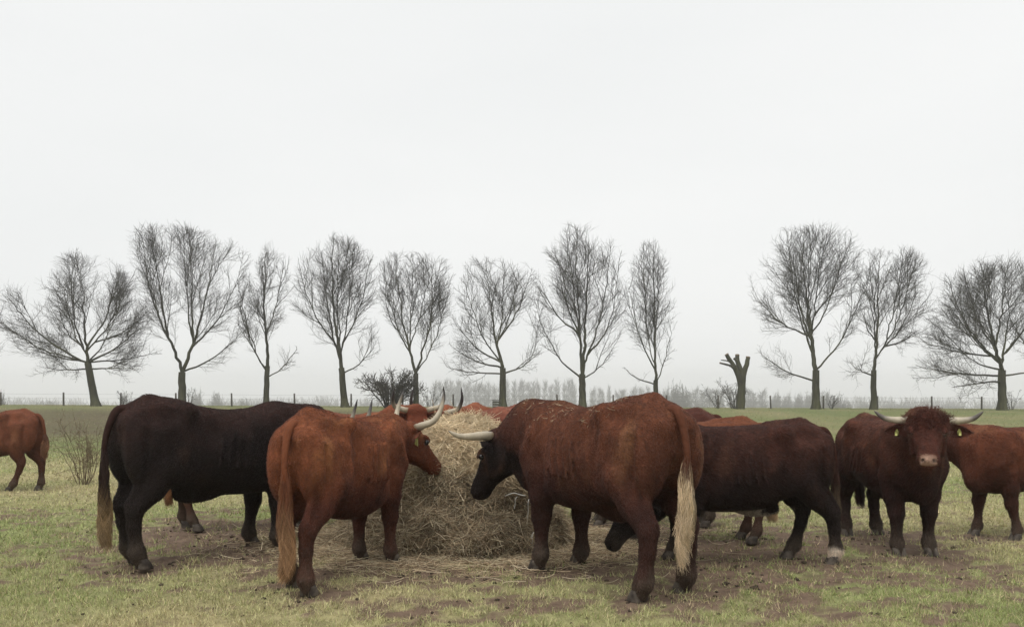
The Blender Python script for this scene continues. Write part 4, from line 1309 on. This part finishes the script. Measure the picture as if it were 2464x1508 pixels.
# wind-blown shrubs: many stems from one stool
def shrub(name, label, centre, hgt, wid, n, seed, r0, mat, spread=1.0, sub=5, group=None, stub=0.4, droop=0.0):
    r = np.random.default_rng(seed)
    c = np.array([centre[0], centre[1], float(height(centre[0], centre[1])) - 0.02])
    root = empty(name, c)
    st, tw = [], []
    for i in range(n):
        a = r.uniform(0, 2 * math.pi)
        l = hgt * r.uniform(0.55, 1.05)
        b = np.array([math.cos(a), math.sin(a), 0]) * wid * 0.18 * r.random()
        e = np.array([math.cos(a) * wid * spread * r.uniform(0.2, 1), math.sin(a) * wid * spread * r.uniform(0.2, 1), l])
        if droop: e[2] *= 1 - droop * np.hypot(e[0], e[1]) / wid
        m = (b + e) / 2 + np.array([0, 0, l * 0.12]) + r.normal(0, 0.05, 3) * hgt
        p = spline([b, m, e], 8) + r.normal(0, 0.012, (8, 3)) * hgt
        p[0] = b
        st.append((p, np.linspace(r0, r0 * 0.35, 8)))
        for _ in range(sub):
            k = r.integers(2, 8)
            t = nrm(nrm(p[k] - p[k - 1]) + r.normal(0, 0.75, 3))
            L = hgt * r.uniform(0.12, 0.42) * (1 - 0.06 * k)
            q = np.array([p[k], p[k] + t * L * .5 + r.normal(0, .04, 3) * L, p[k] + t * L + r.normal(0, .14, 3) * L])
            tw.append((q, np.array([r0 * .5, r0 * .38, r0 * .22])))
            for _ in range(2):
                t2 = nrm(t + r.normal(0, 0.8, 3))
                tw.append((np.array([q[1], q[1] + t2 * L * stub]), np.array([r0 * .34, r0 * .2])))
    v, q = tubes(st, 5)
    tag(mesh_np('stems', v, q, mat, parent=root), kind='stuff')
    v, q = tubes(tw, 3)
    tag(mesh_np('twigs', v, q, mat, parent=root), kind='stuff')
    tag(root, label, 'shrub', group)
    return root

a = at(930, 980, 52.0)
shrub('brushy_shrub', 'dark tangled brushy shrub between two tree trunks behind the chestnut cow', (a[0], 54.0), 2.6, 2.2, 46, 201, 0.035, M_TWIG, sub=13, stub=0.6, droop=0.35)
a = gpx(205, 1162)
shrub('bare_thicket', 'low bare thicket of thin reddish stems in the pasture beside the near-black bull', (a[0], a[1]), 1.05, 0.66, 20, 202, 0.0058, M_SHRUB, sub=11, spread=0.9, stub=0.5)
a = at(1768, 985, 56.5)
shrub('scrub_bush', 'thin scrub growing round the pollarded stump', (a[0], 56.5), 1.7, 1.3, 16, 203, 0.02, M_TWIG, sub=9)
for (px, Y, hh, sd_, lb) in ((455, 58, 1.1, 204, 'low scrub beside the foot of the V-shaped tree'), (300, 58, 1.0, 205, 'low scrub on the bank behind the near-black bull rump'), (1035, 57, 1.7, 206, 'thin tall scrub beside the brushy shrub'), (1728, 60, 1.5, 207, 'thin scrub at the fence left of the pollarded stump'), (2000, 58, 0.9, 208, 'low scrub right of the tallest tree'), (2435, 58, 1.2, 209, 'low scrub behind the wide tree at the right edge')):
    a = at(px, 980, Y)
    shrub('scrub_bush', lb, (a[0], Y), hh, hh * 0.8, 9, sd_, 0.014, M_TWIG, sub=8, group='scrub along the fence')
a = gpx(2032, 1160)
shrub('weed_clump', 'clump of dead upright weed stalks in the pasture beside the staring bull', (a[0], a[1]), 0.40, 0.16, 16, 210, 0.0045, M_SHRUB, sub=3, spread=0.7)

# crate at the foot of a tree
ct = at(1195, 972, 54.2)
cz = float(height(ct[0], 54.2))
root = empty('old_crate', (ct[0], 54.2, cz))
def box(name, c, s, mat, parent):
    c, s = np.array(c), np.array(s) / 2
    v = np.array([[x, y, z] for x in (-1, 1) for y in (-1, 1) for z in (-1, 1)]) * s + c
    f = np.array([(0, 1, 3, 2), (4, 6, 7, 5), (0, 4, 5, 1), (2, 3, 7, 6), (0, 2, 6, 4), (1, 5, 7, 3)])
    return mesh_np(name, v, f, mat, smooth_sh=False, parent=parent)
for k in range(3):
    box('board', (0, -0.2, 0.08 + k * 0.15), (0.5, 0.03, 0.12), M_BOX, root)
    box('board', (0, 0.2, 0.08 + k * 0.15), (0.5, 0.03, 0.12), M_BOX, root)
for s in (-1, 1):
    box('side_panel', (s * 0.235, 0, 0.24), (0.03, 0.36, 0.46), M_BOX, root)
box('lid', (0, 0, 0.50), (0.60, 0.50, 0.04), M_BOX, root)
tag(root, 'small old dark crate at the foot of the tree with low limbs', 'crate')

# ------------------------------------------------------------------ fence behind the row
FY = 58.5
root = empty('wire_fence', (0, FY, 0))
tag(root, 'long wire fence with weathered wooden posts behind the tree row', 'fence')
pv = None
xs = [-130, 2, 153.5, 290, 424, 558, 709, 845, 968, 1091, 1216, 1341, 1475, 1604, 1728, 1855, 1981, 2111, 2242, 2361, 2490, 2615]
pv, pq = closed_tube(np.array([[0, 0, -0.2], [0, 0, 0.6], [0, 0, 1.20]]), np.array([0.062, 0.060, 0.055]), 8)
pm = mesh_np('post', pv, pq, M_POST, link=False)
tops = []
for x in xs:
    X = (x - CX) * FY / F_PX
    zt = CAM_Z - ((943 + 0.0045 * x) - HZ) * FY / F_PX
    o = link_mesh('post', pm, root)
    o.location = (X, rng.uniform(-.05, .05), zt - 1.20)
    o.rotation_euler = (rng.normal(0, .02), rng.normal(0, .02), rng.uniform(0, 6))
    tops.append((X, zt))
tops = np.array(tops)
for dz in (0.10, 0.38, 0.66, 0.92):
    pts = np.stack([tops[:, 0], np.full(len(tops), -0.07), tops[:, 1] - dz], -1)
    pts = np.concatenate([np.stack([pts[:-1], (pts[:-1] + pts[1:]) / 2 - [0, 0, 0.02]], 1).reshape(-1, 3), pts[-1:]])
    v, q = closed_tube(pts, np.full(len(pts), 0.0045), 4)
    mesh_np('wire', v, q, M_WIRE, parent=root)

# ------------------------------------------------------------------ far trees in the haze
def far_tree_mesh(seed, kind):
    r = np.random.default_rng(seed)
    ch = []
    H = 10.0
    if kind == 'poplar':
        tr = np.array([[0, 0, -0.3], [r.normal(0, .1), 0, 4], [r.normal(0, .25), 0, 8], [r.normal(0, .3), 0, 10]])
        ch.append((spline(tr, 8), np.linspace(0.20, 0.05, 8)))
        for i in range(95):
            z = r.uniform(3.6, 9.7)
            a = r.uniform(0, 6.28)
            w = 0.6 + 1.4 * math.sin(math.pi * min(1, (z - 2.5) / 8.0)) * r.uniform(0.6, 1.1)
            b = np.array([np.interp(z, tr[:, 2], tr[:, 0]), 0, z])
            e = b + np.array([math.cos(a) * w, math.sin(a) * w, r.uniform(0.6, 1.9)])
            m = (b + e) / 2 + [0, 0, -0.2]
            ch.append((np.array([b, m, e]), np.array([.055, .042, .024])))
            for _ in range(3):
                e2 = m + r.normal(0, 0.5, 3) + [0, 0, 0.6]
                ch.append((np.array([m, e2]), np.array([.034, .02])))
    else:
        ch.append((np.array([[0, 0, -.3], [0, 0, 1.6], [0.1, 0, 4]]), np.array([.3, .25, .15])))
        for i in range(210):
            a, z = r.uniform(0, 6.28), r.uniform(1.2, 5.0)
            w = r.uniform(1.0, 4.2)
            b = np.array([0, 0, z * 0.8])
            e = np.array([math.cos(a) * w, math.sin(a) * w, z + r.uniform(0.5, 5.0) * (1 - (w / 5.0) ** 2)])
            m = (b + e) / 2 + np.array([math.cos(a), math.sin(a), 0]) * .4
            ch.append((np.array([b, m, e]), np.array([.12, .09, .05])))
            for _ in range(4):
                p0 = m + (e - m) * r.random()
                ch.append((np.array([p0, p0 + r.normal(0, 0.7, 3) + [0, 0, 0.5]]), np.array([.07, .04])))
    v, q = tubes(ch, 3)
    return mesh_np('far_crown', v, q, M_FAR, link=False)
POP = [far_tree_mesh(300 + i, 'poplar') for i in range(4)]
RND = [far_tree_mesh(320 + i, 'round') for i in range(4)]
def far_tree(me, px, top_y, Y, w_px, label, group):
    X = (px - CX) * Y / F_PX
    z0 = float(height(X, Y))
    H = CAM_Z - (top_y - HZ) * Y / F_PX - z0
    o = link_mesh('far_poplar' if me in POP else 'far_tree', me)
    o.location = (X, Y, z0)
    o.scale = (w_px * Y / F_PX / (3.8 if me in POP else 8.4),) * 2 + (H / (10.6 if me in POP else 9.4),)
    o.rotation_euler = (0, 0, random.uniform(0, 6.28))
    tag(o, label, 'tree', group)
ORD = 'first second third fourth fifth sixth seventh eighth ninth tenth eleventh twelfth thirteenth fourteenth fifteenth sixteenth seventeenth eighteenth nineteenth twentieth'.split()
ORD += ['twenty-' + q for q in ORD[:9]] + ['thirtieth'] + ['thirty-' + q for q in ORD[:9]]
k = 0
for x0, x1, ty, dx in ((1048, 1385, 918, 13.5), (1428, 1560, 932, 13)):
    x, ct_ = x0, 0
    while x < x1:
        far_tree(POP[k % 4], x, ty + random.uniform(-5, 9), 545 + random.uniform(-20, 20), random.uniform(15, 27), ORD[ct_] + (' pale poplar from the left in the hazy far row right of the brushy shrub' if x0 < 1200 else ' pale poplar from the left in the hazy far row above the heavy bull'), 'far poplar row'); ct_ += 1
        x += dx * random.uniform(0.55, 1.5); k += 1
for ct_, x in enumerate(list(range(1655, 1770, 17)) + list(range(1800, 1840, 16))):
    far_tree(POP[k % 4], x + random.uniform(-4, 4), 935 + random.uniform(-5, 10), 480, random.uniform(18, 34), ORD[ct_] + ' pale hazy tree from the left in the far row round the pollard', 'far trees round the pollard'); k += 1
for ct_, x in enumerate((1868, 1893, 1922, 1948)):
    far_tree(RND[k % 4], x, 938 + random.uniform(-3, 3), 480, 30, ORD[ct_] + ' pale round far tree from the left, between pollard and tallest trunk', 'pale round far trees'); k += 1
FARK = 1.6
for (x, ty, Y, w, lb) in ((1633, 913, 230, 66, 'large grey hazy tree beyond the fence behind the heavy bull'), (1600, 922, 260, 40, 'smaller grey hazy tree just left of the large hazy one'), (1985, 930, 250, 42, 'grey hazy tree right of the tallest trunk'), (2012, 942, 220, 48, 'dark grey hazy clump right of the tallest trunk'), (2035, 955, 240, 34, 'low grey hazy bush at the end of the clump'),
                         (473, 933, 260, 40, 'pale hazy tree right of the V-shaped tree'), (523, 936, 270, 40, 'pale hazy tree left of a fence post over the near-black bull'), (590, 955, 280, 50, 'low pale hazy clump left of the slim tree'), (665, 958, 290, 50, 'low pale hazy clump right of the slim tree'), (728, 957, 290, 40, 'low pale hazy clump beside the post right of the slim tree'),
                         (390, 948, 260, 50, 'pale hazy clump left of the V-shaped tree'), (300, 938, 240, 30, 'small hazy tree top above the near-black bull rump'), (110, 958, 300, 70, 'low hazy clump near the left edge'), (-6, 921, 150, 44, 'hazy tree cut by the left edge behind the first fence post'),
                         (2085, 962, 340, 60, 'low pale hazy trees right of the clump'), (2160, 964, 350, 80, 'low pale hazy trees above the staring bull'), (2280, 968, 360, 90, 'faint low trees between the two right fence posts')):
    far_tree(RND[k % 4], x, ty, Y * FARK, w, lb, None); k += 1
# continuous far wood along the horizon
r = np.random.default_rng(77)
ch = []
for i in range(900):
    Y = r.uniform(620, 720)
    X = r.uniform(-0.85, 0.85) * Y
    z0 = float(height(X, Y))
    hn = float(noise(np.array([X, 0.0]), 0.011, 9, 3))
    if hn < 0.42: continue
    H = 11 + 16 * (hn - 0.42)
    for _ in range(7):
        e = np.array([X + r.normal(0, 4), Y + r.normal(0, 3), z0 + H * r.uniform(0.5, 1.0)])
        ch.append((np.array([[X + r.normal(0, .6), Y, z0], (np.array([X, Y, z0]) + e) / 2 + r.normal(0, .4, 3), e]), np.array([.35, .28, .1])))
v, q = tubes(ch, 3)
tag(mesh_np('far_wood', v, q, M_FAR), 'faint low wood along the hazy horizon', 'wood', kind='stuff')

# ------------------------------------------------------------------ winter haze
hb = [(-850, -14, -13.5), (850, 790, 17.5)]
v = np.array([[x, y, z] for x in (hb[0][0], hb[1][0]) for y in (hb[0][1], hb[1][1]) for z in (hb[0][2], hb[1][2])], float)
f = np.array([(0, 1, 3, 2), (4, 6, 7, 5), (0, 4, 5, 1), (2, 3, 7, 6), (0, 2, 6, 4), (1, 5, 7, 3)])
mh = bpy.data.materials.new('haze')
mh.use_nodes = True
nt = mh.node_tree
for n_ in list(nt.nodes):
    nt.nodes.remove(n_)
ho = nt.nodes.new('ShaderNodeOutputMaterial')
hv = nt.nodes.new('ShaderNodeVolumePrincipled')
hv.inputs['Color'].default_value = (0.985, 0.99, 0.995, 1)
hv.inputs['Anisotropy'].default_value = 0.8
hv.inputs['Density'].default_value = 0.0014
nt.links.new(hv.outputs['Volume'], ho.inputs['Volume'])
tag(mesh_np('haze', v, f, mh, smooth_sh=False), 'pale winter haze over the whole pasture', 'haze', kind='stuff')
